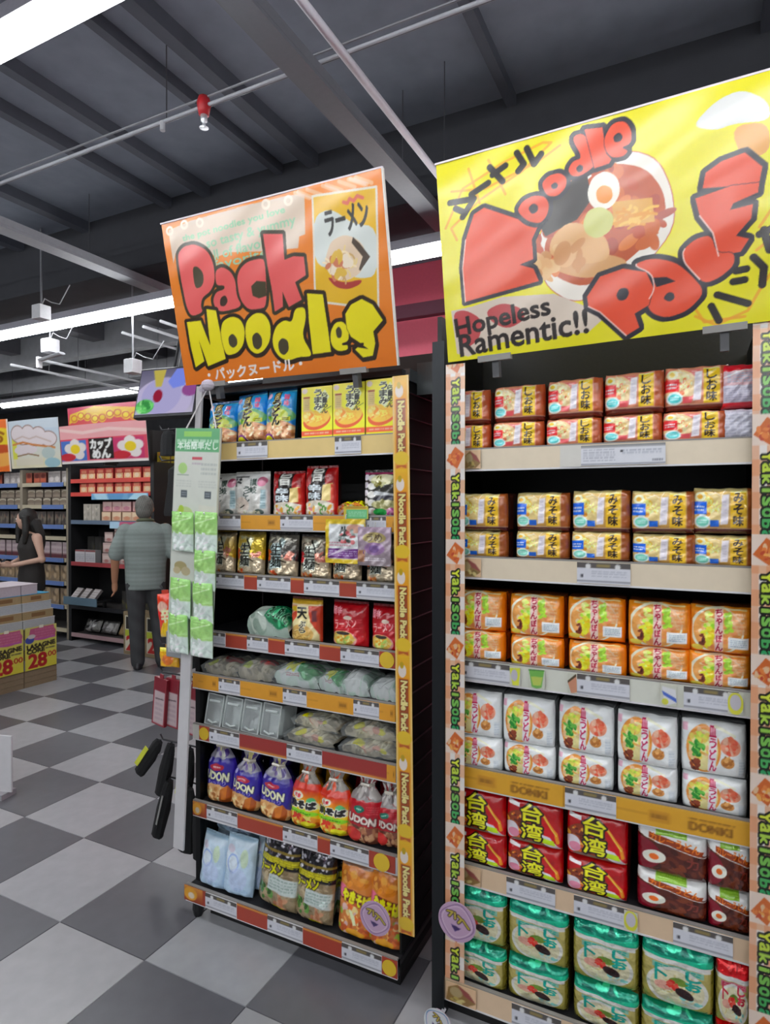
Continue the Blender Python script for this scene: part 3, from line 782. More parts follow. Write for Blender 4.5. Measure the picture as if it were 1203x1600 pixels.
def fixture(x0, x1, y, label, group):
    r = empty('ceiling_light', label, 'ceiling light', group, loc=((x0 + x1) / 2, y, 3.1))
    wpart('housing', MB().loft([[(x, y - .055, 3.155), (x, y + .055, 3.155), (x, y + .045, 3.215), (x, y - .045, 3.215)] for x in (x0, x1)], '#c6c3cc'), 'metal', r)
    wpart('tube', MB().tube([(x0 + .006, y, 3.128), (x0 + .01, y, 3.128), (x1 - .01, y, 3.128), (x1 - .006, y, 3.128)], [.02, .036, .036, .02], '#ffffff', 10), 'tube_glow', r, 'glowing white tube', smooth=True)
    for x in (x0 + .25, x1 - .25):
        wpart('hanger_rod', MB().tube([(x, y, 3.215), (x, y, 3.8 if not 3.3 < y < 3.75 else 3.36)], .005, '#77777c', 6), 'metal', r)
for y, xs in ((-5.6, range(-9, 7, 3)), (-3.2, range(-9, 7, 3)), (-.95, range(-9, 7, 3)), (1.29, range(-11, 7, 3)), (3.47, range(-12, 6, 3))):
    for k, x in enumerate(xs):
        if abs(y - 1.29) < .1:
            x -= .4; lab = 'long glowing tube light in the nearest row, %s from left' % ORD[k]
        elif abs(y - 3.47) < .1:
            x -= .05; lab = 'long glowing tube light in the row behind the two big signs, %s from left' % ORD[k]
        else:
            lab = 'long glowing tube light, %s from left in the row %s metres behind the camera' % (ORD[k], {-5.6: 'six', -3.2: 'three', -.95: 'one'}[y])
        fixture(x, x + 2.985, y, lab, {1.29: 'nearest row of tube lights', 3.47: 'tube lights behind the big signs'}.get(y, 'tube lights behind the camera'))
for k in range(2):
    fixture(-9.5 + k * 3, -6.515 + k * 3, 5.88, 'long glowing tube light in the farthest row above the shelf signs, %s from left' % ORD[k], 'farthest row of tube lights')

def ceiling_box(x, y, z, s, label, lamp=False):
    r = empty('junction_box', label, 'junction box', loc=(x, y, z))
    wpart('box_body', MB().bbox(x - s / 2, x + s / 2, y - s / 2, y + s / 2, z, z + s * 1.1, '#c9c9cc'), 'paint', r)
    wpart('stem', MB().tube([(x, y, z + s * 1.1), (x, y, ZC)], .008, '#88888c', 6), 'metal', r)
    wpart('cable', MB().tube([(x, y, z + s * 1.05), (x + .04, y, z + s * 1.6), (x + .12, y, z + s * 1.2), (x + .22, y, z + s * .9), (x + .34, y, z + s * 2.2)], .004, '#a4a4a8', 6), 'paint', r, smooth=True)
    if lamp:
        wpart('lamp_plate', MB().tube([(x - .14, y, z - .05), (x + .16, y, z - .02)], .035, '#b9bcc0', 6, .35), 'paint', r)
        wpart('lamp_tip', MB().box(x - .17, x - .14, y - .02, y + .02, z - .12, z - .02, '#dcdcde'), 'paint', r)
ceiling_box(-4.04, 3.55, 2.66, .10, 'white ceiling box with looped cable above the tilted television')
ceiling_box(-5.18, 3.64, 2.97, .11, 'white ceiling box with slim spotlight under the second row of tubes', True)
ceiling_box(-4.66, 3.2, 3.08, .10, 'white ceiling box above the second row of tubes, far left')

# ---- television
tv = empty('television', 'ceiling hung television showing a cooking picture, left of orange sign', 'television', loc=(-3.11, 3.0, 2.36), rot=(R(-14), 0, R(8)))
tv.scale = (.9, .9, .9)
obj('television_case', MB().bbox(-.27, .27, .012, .07, -.2, .19, '#17171a', .01), 'black', tv)
sa = Art(60, 42, '#8d86b8', 5)
sa.grad('#b7b1c8', '#5d5a72', 0, 1); sa.ell(.45, .3, .5, .5, '#b2aacb'); sa.ell(.42, .4, .34, .4, '#a39ec8'); sa.poly([(.22, .98), (.44, .98), (.4, .6), (.3, .6)], '#b7a84e'); sa.ell(.36, .4, .08, .14, '#8e2038'); sa.ell(.16, .18, .16, .16, '#56b05c'); sa.food(.16, .18, .13, .12, ['#6fd070', '#3a8a46', '#9adf90'], 14, .05)
sa.poly([(.62, .98), (.76, .98), (.8, .6), (.6, .55), (.5, .7)], '#7484dc'); sa.poly([(.78, .98), (1, .98), (1, .4), (.84, .5)], '#5a2e3e'); sa.ell(.9, .5, .14, .14, '#8a4a88')
obj('screen', art_mesh('screen', sa, flat_fn(-.25, .25, .008, -.18, .17)), 'screen_glow', tv, 'lit screen')
obj('television_arm', MB().tube([(0, .06, .1), (0, .1, 1.3)], .02, '#2a2a2c', 8), 'metal', tv)

# ================================================================== SHELVING UNITS
YF = 1.84
def seg_panel(kind, x0, x1, y, z0, z1, parent, seed):
    if kind == 'label':
        o = obj('price_label', art_mesh('price_label', art_label(seed), flat_fn(x0, x1, y - .005, z0 + .002, z1 - .001), '#e8e8e8', .002), 'paper', parent)
    elif kind == 'biglabel':
        a = Art(130, 18, '#d3d4da', seed); a.rect(0, .86, 1, 1, '#8a8a8c'); a.lines(.03, .2, .42, .8, 5, '#9a9ca8', .9, .45); a.lines(.5, .5, .95, .75, 2, '#a4a8b4', .9, .5); a.rect(.48, .62, .51, .7, '#2a2a30'); a.rect(0, .06, 1, .1, '#5c5c64'); a.lines(.85, .16, .97, .3, 1, '#6c6c78')
        o = obj('price_label', art_mesh('price_label', a, flat_fn(x0, x1, y - .005, z0 + .002, z1 - .003), '#e8e8e8', .002), 'paper', parent)
    elif kind == 'promo' or kind == 'promo2':
        o = obj('promotion_card', art_mesh('promotion_card', art_promo('#dca32c', seed, ('DONKI',)), flat_fn(x0, x1, y - .003, z0, z1), '#c89028', .002), 'card', parent)
    elif kind == 'orange':
        o = obj('promotion_card', art_mesh('promotion_card', art_promo('#dc9a2a', seed, None), flat_fn(x0, x1, y - .003, z0, z1), '#c89028', .002), 'card', parent)
    elif kind == 'red':
        a = Art(20, 14, '#a8402e', seed); a.rect(0, .86, 1, 1, '#d08a3a')
        o = obj('promotion_card', art_mesh('promotion_card', a, flat_fn(x0, x1, y - .003, z0, z1), '#8a3020', .002), 'card', parent)
    elif kind == 'redlow':
        a = Art(20, 14, '#9c3430', seed); a.rect(0, 0, 1, .16, '#d08a3a')
        o = obj('promotion_card', art_mesh('promotion_card', a, flat_fn(x0, x1, y - .003, z0, z1), '#8a3020', .002), 'card', parent)
    elif kind == 'pic':
        a = Art(24, 18, '#a84424', seed); a.grad('#8e3420', '#d89038', 0, 1); a.ell(.3, .5, .3, .4, '#e0a030'); a.ell(.34, .42, .14, .2, '#d8c8b0'); a.rect(.85, 0, 1, 1, '#9c3a2a')
        o = obj('promotion_card', art_mesh('promotion_card', a, flat_fn(x0, x1, y - .003, z0, z1), '#8a3020', .002), 'card', parent)
    elif kind == 'yellow':
        o = obj('promotion_card', MB().box(x0, x1, y - .003, y - .001, z0, z1, '#a8402e'), 'card', parent)
        obj('yellow_dot', MB().disc(((x0 + x1) / 2, y - .006, (z0 + z1) / 2), min((x1 - x0) * .46, .03), .002, '#dcb82e'), 'card', parent, 'round yellow sticker')
    elif kind == 'white':
        o = obj('promotion_card', MB().box(x0, x1, y - .003, y - .001, z0, z1, '#cfccc4'), 'card', parent)
    elif kind in ('dome', 'greencup', 'yellowcup', 'meat', 'milk', 'sticker'):
        a = Art(26, 24, '#d8b48e' if kind == 'dome' else '#c9cbbd', seed); bgc = rgb('#d0ad88')
        if kind == 'dome':
            a.poly([(.02, .05), (.1, .7), (.4, .95), (.75, .7), (.98, .3), (.7, .02)], '#8a6a3a'); a.poly([(.4, .95), (.75, .7), (.98, .3), (.6, .5)], '#8e4640'); a.ell(.35, .55, .2, .25, '#a8946a'); a.food(.45, .2, .35, .12, ['#b09a4e', '#6c5a2a', '#c8b878'], 8, .1)
        elif kind == 'greencup':
            a.poly([(.05, .95), (.95, 1), (.8, .1), (.5, .0), (.22, .08)], '#6fb04e'); a.poly([(.18, .6), (.85, .62), (.74, .18), (.3, .16)], '#b8c85a'); a.line([(.05, .92), (.95, .97)], .06, '#3a7a34')
        elif kind == 'yellowcup':
            a.poly([(.0, .9), (1, .95), (.85, .05), (.3, .02)], '#d2d63c'); a.ell(.45, .55, .3, .3, '#bdb9c2')
        elif kind == 'meat':
            a.poly([(0, .6), (.9, 1), (1, .1), (.4, 0)], '#c88a6c'); a.poly([(0, .6), (.9, 1), (.9, .86), (.05, .5)], '#4a3a20')
        elif kind == 'milk':
            a.poly([(.1, .9), (.9, .8), (1, .2), (.3, 0)], '#d8d8dc'); a.poly([(.1, .7), (.95, .4), (1, .2), (.2, .5)], '#4a68c0'); a.ell(.3, .2, .2, .15, '#d0d04a')
        else:
            a.ell(.5, .5, .5, .5, '#d6d43c'); a.ell(.5, .55, .35, .35, '#c0bcc4')
        o = obj('picture_sticker', art_mesh('picture_sticker', a, flat_fn(x0, x1, y - .007, z0 + .003, z1 - .003), '#b8a888', .0015), 'card', parent)
    return o

def shelf(root, x0, x1, yf, zl, band, railcol, segs, seed, depth=.40):
    """board with upturned lip; rail, cards and labels hang on it"""
    zb = zl + band - .008
    sh = wpart('shelf', MB().box(x0, x1, yf + .004, yf + depth, zb - .022, zb, '#2a2a2d').box(x0, x1, yf + .004, yf + .02, zl, zb, '#3c3c40'), 'black', root)
    obj('price_rail', MB().box(x0, x1, yf, yf + .004, zl, zl + band, railcol), 'card', sh)
    obj('rail_lip', MB().box(x0, x1, yf - .001, yf + .006, zl - .005, zl, '#d8d6d8').box(x0, x1, yf - .0005, yf + .012, zl + band, zl + band + .004, '#8d8884'), 'paint', sh)
    for i, (k, a, b) in enumerate(segs):
        seg_panel(k, a, b, yf, zl, zl + band, sh, seed * 20 + i)
    return zb

def wire_side(root, x, y0, y1, z0, z1, fill='#070708'):
    p = wpart('side_panel', MB().box(x - .004, x + .004, y0, y1, z0, z1, fill), 'carton', root)
    z = z0 + .06
    w = MB()
    while z < z1:
        w.tube([(x + .007, y0, z), (x + .007, y1, z)], .0025, '#2c2c31', 5); z += .085
    obj('wire_rows', w, 'metal', p, kind='stuff')

def strip(root, x0, x1, y, z0, z1, art, label, tilt=0.0):
    me = art_mesh('upright_banner', art, lambda u, v: (x0 + (x1 - x0) * u + tilt * (1 - v), np.full_like(u, y), z0 + (z1 - z0) * v), '#b08a3a', .003)
    return wpart('upright_banner', me, 'sign', root, label)

# ---------------- left unit
LX0, LX1 = -1.77, -.875
gl = empty('shelf_unit', 'black shelving unit of noodle packs under the orange sign', 'shelving unit', loc=((LX0 + LX1) / 2, YF + .25, 0))
wpart('back_panel', MB().box(LX0 + .012, LX1 - .01, 2.27, 2.29, .05, 2.2, '#08080a'), 'black', gl)
for x in (LX0 + .02, LX1 - .02):
    wpart('upright', MB().box(x - .02, x + .02, 2.2905, 2.33, .04, 2.06, '#1c1c1f'), 'metal', gl)
wire_side(gl, LX1 + .004, YF + .012, 2.31, .05, 2.03)
wpart('side_panel', MB().box(LX0 + .002, LX0 + .008, YF + .05, 2.268, .1, 2.03, '#08080a'), 'black', gl)
wpart('base_plinth', MB().box(LX0 + .07, LX1 - .001, YF + .02, 2.269, 0, .095, '#070708'), 'black', gl)  # plinth carried black to the floor in place of the shadow under the shelf
wpart('foot', MB().tube([(-1.735, 1.83, .06), (-1.735, 1.83, .025), (-1.735, 1.83, 0)], [.02, .022, .016], '#121214', 8), 'black', gl)
wpart('foot', MB().tube([(-1.735, 2.28, .06), (-1.735, 2.28, 0)], .02, '#121214', 8), 'black', gl)
wpart('top_bracket', MB().box(-.91, -.86, 1.9, 2.32, 2.02, 2.06, '#6c7072').box(-.86, -.80, 1.96, 2.03, 1.98, 2.09, '#4a5052').box(-.86, -.80, 2.06, 2.3, 2.0, 2.07, '#3c4244'), 'metal', gl)
wpart('front_post', MB().box(LX0 - .005, LX0 + .018, YF + .02, YF + .045, .1, 1.98, '#121214'), 'metal', gl)
wpart('top_panel', MB().box(LX0, LX1, YF + .03, 2.28, 2.035, 2.055, '#1a1a1d'), 'black', gl)
LB = {
 1: (1.775, .062, '#dcc07c', [('label', -1.543, -1.401), ('label', -1.114, -1.011)]),
 2: (1.513, .052, '#cfcdd0', [('label', -1.66, -1.526), ('orange', -1.526, -1.344), ('label', -1.344, -1.204), ('orange', -1.204, -1.0), ('label', -.99, -.917), ('orange', -.917, -.884)]),
 3: (1.289, .052, '#cfcdd0', [('label', -1.655, -1.511), ('red', -1.511, -1.449), ('label', -1.449, -1.3), ('red', -1.3, -1.242), ('label', -1.242, -1.097), ('red', -1.097, -1.029), ('label', -1.029, -.884)]),
 4: (1.063, .052, '#cfcdd0', [('label', -1.72, -1.601), ('red', -1.601, -1.497), ('label', -1.497, -1.4), ('red', -1.4, -1.325), ('label', -1.325, -1.178), ('red', -1.178, -1.092), ('label', -1.092, -.943), ('yellow', -.943, -.884)]),
 5: (.887, .055, '#dc9a2a', [('orange', -1.74, -1.634), ('label', -1.634, -1.531), ('orange', -1.531, -1.334), ('label', -1.334, -1.232), ('orange', -1.232, -1.041), ('label', -1.041, -.943), ('orange', -.943, -.884)]),
 6: (.686, .055, '#cfcdd0', [('white', -1.768, -1.735), ('yellow', -1.735, -1.682), ('label', -1.682, -1.535), ('redlow', -1.535, -1.318), ('label', -1.318, -1.168), ('redlow', -1.168, -.915), ('orange', -.915, -.882)]),
 7: (.383, .055, '#cfcdd0', [('pic', -1.769, -1.696), ('label', -1.696, -1.545), ('red', -1.545, -1.335), ('label', -1.335, -1.187), ('red', -1.187, -1.134), ('label', -1.134, -.982), ('yellow', -.982, -.884)]),
 8: (.061, .058, '#cfcdd0', [('pic', -1.785, -1.676), ('label', -1.676, -1.524), ('red', -1.524, -1.382), ('label', -1.382, -1.229), ('red', -1.229, -1.07), ('label', -1.07, -.918), ('yellow', -.918, -.862)]),
}
LZ = {}
for k, (zl, bd, rc, segs) in LB.items():
    LZ[k] = shelf(gl, LX0 if k < 8 else LX0 - .01, LX1 - .002 if k < 8 else LX1 + .012, YF if k < 8 else 1.81, zl, bd, rc, segs, k)
wpart('wire_hook', MB().tube([(-1.775, 1.832, .955), (-1.79, 1.828, .945), (-1.79, 1.826, .925), (-1.765, 1.828, .905), (-1.775, 1.83, .886), (-1.80, 1.832, .892)], .0035, '#dcdad6', 6), 'paint', gl, 'white wire hook', smooth=True)
# yellow-orange banner with repeated lettering
a = Art(26, 760, '#dc9a26', 3)
a.rect(0, 0, .13, 1, '#e2bc6c'); a.rect(.87, 0, 1, 1, '#e2bc6c')
for k in range(6):
    t = 1 - k * .1665
    a.grad('#dc8a20', '#e0b020', max(t - .06, 0), t)
    a.rect(0, max(t - .06, 0), .13, t, '#e2bc6c'); a.rect(.87, max(t - .06, 0), 1, t, '#e2bc6c')
    a.ell(.42, t - .028, .24, .012, '#dccfc4'); a.ell(.4, t - .018, .12, .006, '#b89a1c')
    a.rect(.22, t - .138, .78, t - .042, '#9c4a22')
    a.text('Noodle Pack', .34, t - .136, .7, t - .046, '#e2d488', bold=2, out='#5a2010', ow=2, rot=-90)
    a.ell(.5, t - .148, .44, .0125, '#dcb82c'); a.poly([(.2, t - .16), (.8, t - .16), (.8, t - .1665), (.5, t - .163), (.2, t - .1665)], '#b85a24')
strip(gl, -.884, -.826, 1.815, .212, 2.02, a, 'orange and yellow vertical noodle banner', .022)

# ---------------- right unit
RX0, RX1 = -.70, .19
gr = empty('shelf_unit', 'black shelving unit of stacked noodle packs under the yellow sign', 'shelving unit', loc=((RX0 + RX1) / 2, YF + .25, 0))
wpart('back_panel', MB().box(-.734, .19, 2.27, 2.29, .05, 2.3, '#08080a'), 'black', gr)
wpart('front_post', MB().box(-.738, -.698, YF - .04, YF + .003, 0, 2.11, '#232629'), 'metal', gr)
wpart('side_panel', MB().box(-.738, -.724, YF + .004, 2.269, .051, 2.2, '#08080a'), 'black', gr)
wpart('upright', MB().box(.135, .19, YF - .005, YF + .03, 0, 2.1, '#1a1a1d'), 'metal', gr)
wpart('upright', MB().box(.14, .19, YF + .03, 2.29, .05, 2.08, '#101012'), 'black', gr)
wpart('base_plinth', MB().box(RX0, .134, YF + .005, 2.269, 0, .05, '#0e0e10'), 'black', gr)
RB = {
 1: (1.712, .062, '#dccdb4', [('dome', -.648, -.592), ('white', -.354, -.295), ('biglabel', -.295, -.075)]),
 2: (1.378, .062, '#dccdb4', [('dome', -.664, -.59), ('label', -.305, -.162)]),
 3: (1.058, .062, '#d3d4c8', [('label', -.655, -.5), ('yellowcup', -.5, -.468), ('greencup', -.444, -.395), ('meat', -.33, -.304), ('label', -.304, -.163), ('milk', -.085, -.045), ('label', -.028, .1), ('sticker', .075, .11)]),
 4: (.724, .062, '#d8a030', [('promo', -.69, -.343), ('label', -.337, -.197), ('promo2', -.197, .13)]),
 5: (.419, .060, '#d8bc9c', [('dome', -.682, -.59), ('label', -.509, -.364), ('label', -.311, -.167), ('sticker', -.175, -.14), ('label', -.051, .09)]),
 6: (.058, .066, '#d8bc9c', [('dome', -.692, -.594), ('label', -.484, -.34), ('label', -.25, -.1), ('label', -.02, .11)]),
}
RZ = {}
for k, (zl, bd, rc, segs) in RB.items():
    RZ[k] = shelf(gr, RX0 + .002, .134, YF if k < 6 else 1.81, zl, bd, rc, segs, 40 + k)
hb = bpy.data.objects['price_label']
def gingham(seed):
    a = Art(34, 760, '#dcd6d0', seed)
    for r in range(48):
        v = r / 48
        if r % 2 == 0:
            a.rect(0, v, 1, v + 1 / 48, '#d8905e', .6)
    for q in range(4):
        if q % 2 == 0:
            a.rect(q / 4, 0, q / 4 + .25, 1, '#d88e62', .6)
    for k in range(7):
        t = 1 - k * .1535 - .012
        a.rect(0, t - .004, 1, t + .036, '#dcc9ba'); a.poly([(.05, t + .01), (.6, t - .004), (.95, t + .02), (.5, t + .032)], '#c8642c'); a.food(.5, t + .012, .36, .008, ['#d87a3a', '#b8482a', '#e0a050', '#d8b088'], 14, .1)
        w = 'Yakisoba'
        for i, ch in enumerate(w):
            f = i / 7; c = rgb('#cfd83a') * (1 - f) + rgb('#2f9a5c') * f; b = t - .012 - (i + 1) * .0142
            q = .0034 if ch == 'i' else 0
            a.text(ch, .36, b + .0022 + q, .68, b + .0128 - q, c, bold=2, out='#10140a', ow=6, rot=-90)
    return a
ga = gingham(4)
strip(gr, -.694, -.632, 1.803, .13, 2.035, ga, 'checked banner with green lettering, left post')
strip(gr, .124, .188, 1.803, .13, 2.08, ga, 'checked banner with green lettering, right post')

# ================================================================== PRODUCTS
SEALS = {}
def product(name, art, w, h, d, shape, back, fm, x, y, z, label, cat, group, seed, rot=(0, 0, 0), extra=None):
    key = (id(art), round(w, 2), round(h, 2), shape, seed % 3)
    if key not in SEALS:
        kids = []
        if shape == 'bundle':
            for s in (-1, 1):
                m1 = MB().loft([[(s * (w / 2 - .004), .03, h * .06), (s * (w / 2 - .004), d - .03, h * .06), (s * (w / 2 - .004), d - .03, h * .92), (s * (w / 2 - .004), .03, h * .92)],
                         [(s * (w / 2 + .003), d * .45, h * .04), (s * (w / 2 + .003), d * .55, h * .04), (s * (w / 2 + .003), d * .55, h * .95), (s * (w / 2 + .003), d * .45, h * .95)]], back)
                kids.append(('end_seal', m1.mesh('end_seal')))
        elif shape in ('pouch',):
            m1 = MB(); n = 14
            for s in (0, 1):
                z0, z1 = (h - .002, h + .008) if s else (-.001, .004)
                if s:
                    m1.loft([[(-w / 2 + w * i / n, d / 2 + .0016 * (i % 2) + q, zz) for i in range(n + 1)] for q, zz in ((0, z0), (0, z1), (.001, z1), (.001, z0))], back, cap=False, closed=False)
            kids.append(('top_seal', m1.mesh('top_seal')))
        elif shape == 'bag':
            m1 = MB().tube([(-w * .17, d / 2, h * .835), (-w * .1, d / 2 - .02, h * .84), (w * .1, d / 2 - .02, h * .84), (w * .17, d / 2, h * .835)], .006, '#d8d0c0', 6)
            kids.append(('neck_tie', m1.mesh('neck_tie')))
        elif shape == 'carton':
            m1 = MB().box(-w / 2 + .002, w / 2 - .002, .002, d - .002, h, h + .0015, back)
            kids.append(('top_flap', m1.mesh('top_flap')))
        SEALS[key] = (pack_mesh(name, art, w, h, d, shape, back, seed), kids)
    me, kids = SEALS[key]
    if shape != 'lying':
        z += d * math.sin(max(-rot[0], 0)) + w / 2 * abs(math.sin(rot[1]))
    o = obj(name, me, fm, None, label, cat, group, loc=(x, y, z), rot=rot)
    for kn, km in kids:
        obj(kn, km, fm, o)
    return o

rp = random.Random(11)
def rows(name, art, back, fm, shape, d, y, items, desc, tail, cat, group, jit=1.0):
    """items: (x, z, w, h); one object each, counted from the left"""
    for i, (x, z, w, h) in enumerate(items):
        product(name, art, round(w, 3), round(h, 3), d, shape, back, fm, x, y + rp.uniform(-.004, .006) * jit, z,
                '%s, %s from left %s' % (desc, ORD[i], tail) if len(items) > 1 else '%s, %s' % (desc, tail), cat, group, i, rot=(R(rp.uniform(-1.5, .5)) * jit, 0, R(rp.uniform(-3.5, 3.5)) * jit))
YP = 1.853
# right unit, top to bottom
aR1 = art_bundle(PAL_RED, 'しお味', 1)
R1X = [-.651, -.486, -.322, -.163, -.004]
rows('noodle_bundle', aR1, '#7d3a26', 'film', 'bundle', .17, YP, [(x + (.009 if i == 0 else 0), 1.768, .157 - (.017 if i == 0 else 0), .087) for i, x in enumerate(R1X)], 'brown and pink noodle five-pack', 'in the lower layer', 'noodle pack', 'brown noodle packs, lower layer')
rows('noodle_bundle', aR1, '#7d3a26', 'film', 'bundle', .17, YP, [(x + (.009 if i == 0 else .001 * i), 1.8555, .157 - (.017 if i == 0 else 0), .107 + .003 * i) for i, x in enumerate(R1X)], 'brown and pink noodle five-pack', 'in the upper layer', 'noodle pack', 'brown noodle packs, upper layer')
a = Art(40, 56, '#c02432', 3); a.rect(.1, .5, .95, .82, '#c4a2a8'); a.rect(.08, .12, .95, .5, '#b9b4c0'); a.lines(.14, .16, .9, .46, 6, '#8e8ca0', .7); a.lines(.2, .56, .9, .78, 4, '#9ab0c4', .7); a.line([(0, .66), (.5, .8), (1, .86)], .03, '#eee4e4')
rows('noodle_bundle', a, '#a01824', 'film', 'bundle', .17, YP, [(.098, 1.8555, .088, .115)], 'red noodle five-pack turned to its grey back panel', 'beside the right banner', 'noodle pack', None)
a = Art(40, 50, '#bdbcc6', 3); a.lines(.06, .1, .94, .92, 9, '#9c9cac', .6)
rows('noodle_bundle', a, '#8a4a3a', 'film', 'bundle', .17, YP, [(.098, 1.768, .088, .085)], 'grey backed noodle five-pack under the red one', 'beside the right banner', 'noodle pack', None)
aR2 = art_bundle(PAL_BLUE, 'みそ味', 2)
R2X = [-.598, -.414, -.246, -.081, .053]
for nm, z, h in (('lower', 1.4335, .088), ('upper', 1.522, .116)):
    its = [(x + (.0 if i < 4 else .012), z, .16 if i < 4 else .148, h + (.006 if i in (2, 4) and nm == 'upper' else 0)) for i, x in enumerate(R2X)]
    rows('noodle_bundle', aR2, '#5c2c20', 'film', 'bundle', .17, YP, its, 'golden noodle five-pack with blue tab', 'in the %s layer' % nm, 'noodle pack', 'golden noodle packs, %s layer' % nm)
aR3 = art_champon(3)
R3X = [-.604, -.428, -.256, -.09, .058]
for nm, z, h in (('lower', 1.1135, .092), ('upper', 1.206, .124)):
    rows('noodle_bundle', aR3, '#d06a1c', 'film', 'bundle', .17, YP, [(x, z, .16 if i < 4 else .148, h) for i, x in enumerate(R3X)], 'orange noodle pack with bowl picture', 'in the %s layer' % nm, 'noodle pack', 'orange noodle packs, %s layer' % nm)
aR4 = art_sara(4)
R4X = [-.612, -.451, -.287, -.122, .045]
for nm, z, h in (('lower', .7785, .098), ('upper', .877, .142)):
    rows('noodle_bundle', aR4, '#b4b8b8', 'film', 'bundle', .17, YP, [(x, z, .156, h) for i, x in enumerate(R4X)], 'white noodle pack with meat and greens picture', 'in the %s layer' % nm, 'noodle pack', 'white noodle packs, %s layer' % nm)
aR5 = art_taiwan(5)
for nm, z, h in (('lower', .4715, .104), ('upper', .576, .134)):
    rows('noodle_bundle', aR5, '#7a1216', 'film', 'bundle', .17, YP, [(x, z, .168, h) for x in (-.606, -.434, -.254)], 'red noodle pack with yellow lettering', 'in the %s layer' % nm, 'noodle pack', 'red noodle packs, %s layer' % nm)
aR5b = art_curry(6)
for nm, z, h in (('lower', .4715, .108), ('upper', .580, .134)):
    rows('noodle_bundle', aR5b, '#3a1410', 'film', 'bundle', .17, YP, [(x, z, w, h) for x, w in ((-.058, .176), (.083, .102 - .0))], 'brown and white curry noodle pack', 'in the %s layer' % nm, 'noodle pack', 'curry noodle packs, %s layer' % nm)
aR6 = art_shio(7); aR6b = art_shio(8, True)
for nm, z, hs in (('lower', .1165, .125), ('upper', .242, .168)):
    rows('noodle_bundle', aR6, '#7c7434', 'foil', 'bundle', .17, 1.826, [(x, z, .178, hs) for x in (-.602, -.417, -.226, -.041)], 'gold noodle pack with green top fold', 'in the %s layer' % nm, 'noodle pack', 'gold and green noodle packs, %s layer' % nm)
    rows('noodle_bundle', aR6b, '#7c7434', 'foil', 'bundle', .17, 1.826, [(.091, z, .08, hs)], 'gold noodle pack with red top fold', '%s layer, beside the right banner' % nm, 'noodle pack', None)

# left unit, top to bottom
def lshelf(k):
    return LZ[k] + .0008
aB = art_beef_udon(1)
for i, (x, h, w, ry) in enumerate(((-1.662, .165, .14, 0), (-1.512, .182, .14, 4), (-1.385, .192, .13, 0))):
    product('udon_pouch', aB, w, h, .07, 'pouch', '#1c66a8', 'film', x, YP + .004, lshelf(1) + .004, 'blue udon pouch with black lettering, %s from left' % ORD[i], 'noodle pack', 'blue udon pouches on the top shelf', i, rot=(R(-5), R(-ry), R(-2)))
aY = art_yellow_box(2)
rows('noodle_carton', aY, '#b8a820', 'card', 'carton', .12, YP, [(-1.20, lshelf(1), .128, .19), (-1.069, lshelf(1), .125, .192), (-.941, lshelf(1), .122, .194)], 'yellow noodle carton with red stripe', 'on the top shelf', 'noodle carton', 'yellow noodle cartons', .3)
aZ = art_zaru(3)
rows('noodle_pouch', aZ, '#a8a8a4', 'film', 'pouch', .06, YP + .012, [(-1.655, lshelf(2) + .002, .14, .158), (-1.515, lshelf(2) + .002, .16, .162)], 'grey white noodle pouch', 'beside red pouches', 'noodle pack', 'grey white noodle pouches', .8)
aRB = art_red_black(4)
rows('noodle_pouch', aRB, '#7a1618', 'film', 'pouch', .07, YP + .01, [(-1.346, lshelf(2) + .002, .136, .16), (-1.205, lshelf(2) + .002, .134, .176)], 'red pouch with black title block', 'on the second shelf', 'noodle pack', 'red and black noodle pouches', .8)
a = art_orange_bag(9)
product('noodle_pouch', a, .11, .055, .12, 'lying', '#b8763a', 'film', -1.075, YP + .012, lshelf(2) + .001, 'small white and orange pouch lying behind the green tag', 'noodle pack', None, 1)
aD = art_dots(5)
rows('noodle_pouch', aD, '#2c2c2a', 'film', 'pouch', .06, YP + .01, [(-.962, lshelf(2) + .002, .135, .155)], 'black pouch with white dots and lettering', 'second shelf beside the banner', 'noodle pack', None, .8)
for i, (x, w, h, aa, ds) in enumerate((
    (-1.648, .10, .158, art_script('#b8a890', '#c8a82c', 31), 'tan and yellow noodle pouch beside the hanging display, third shelf'),
    (-1.52, .125, .155, art_script('#c8b060', '#cdb52a', 32), 'gold foil noodle pouch on the third shelf'),
    (-1.373, .135, .156, art_script('#8e8a80', '#2a2a2c', 33, halo='#b4c8c8'), 'black and silver noodle pouch right of the gold foil one'),
    (-1.226, .125, .15, art_script('#a89c8c', '#35302c', 34, spot='#b8242c'), 'black noodle pouch with red spot, left of yellow sample card'),
    (-1.098, .116, .148, art_script('#a89c84', '#4a4436', 34), 'dark noodle pouch behind the yellow sample card'),
    (-.958, .116, .146, art_script('#b4a08c', '#3c3230', 35), 'dark noodle pouch behind the purple sample card'))):
    product('noodle_pouch', aa, w, h, .06, 'pouch', ['#a8892a', '#a88c20', '#3c3a38', '#3a3430', '#4a4034', '#3c3230'][i], 'foil', x, YP + .008, lshelf(3) + .002, ds, 'noodle pack', 'noodle pouches on the third shelf', i, rot=(R(-4), 0, R(rp.uniform(-4, 4))))
def hang_card(aa, x, y, z, w, h, label, back):
    o = obj('sample_card', art_mesh('sample_card', aa, lambda u, v: ((u - .5) * w, wr(u, v, 2, .003) - .004, (v - 1) * h), back, .006), 'film', None, label, 'sample card', loc=(x, y, z))
    obj('hook', MB().tube([(0, .004, .0), (0, .004, .014), (0, .0085, .016)], .0022, '#d0d0d0', 6), 'metal', o)
hang_card(art_cardpack(1), -1.062, 1.818, 1.555, .152, .15, 'yellow bordered noodle sample with purple band hanging from the second shelf', '#c8aa28')
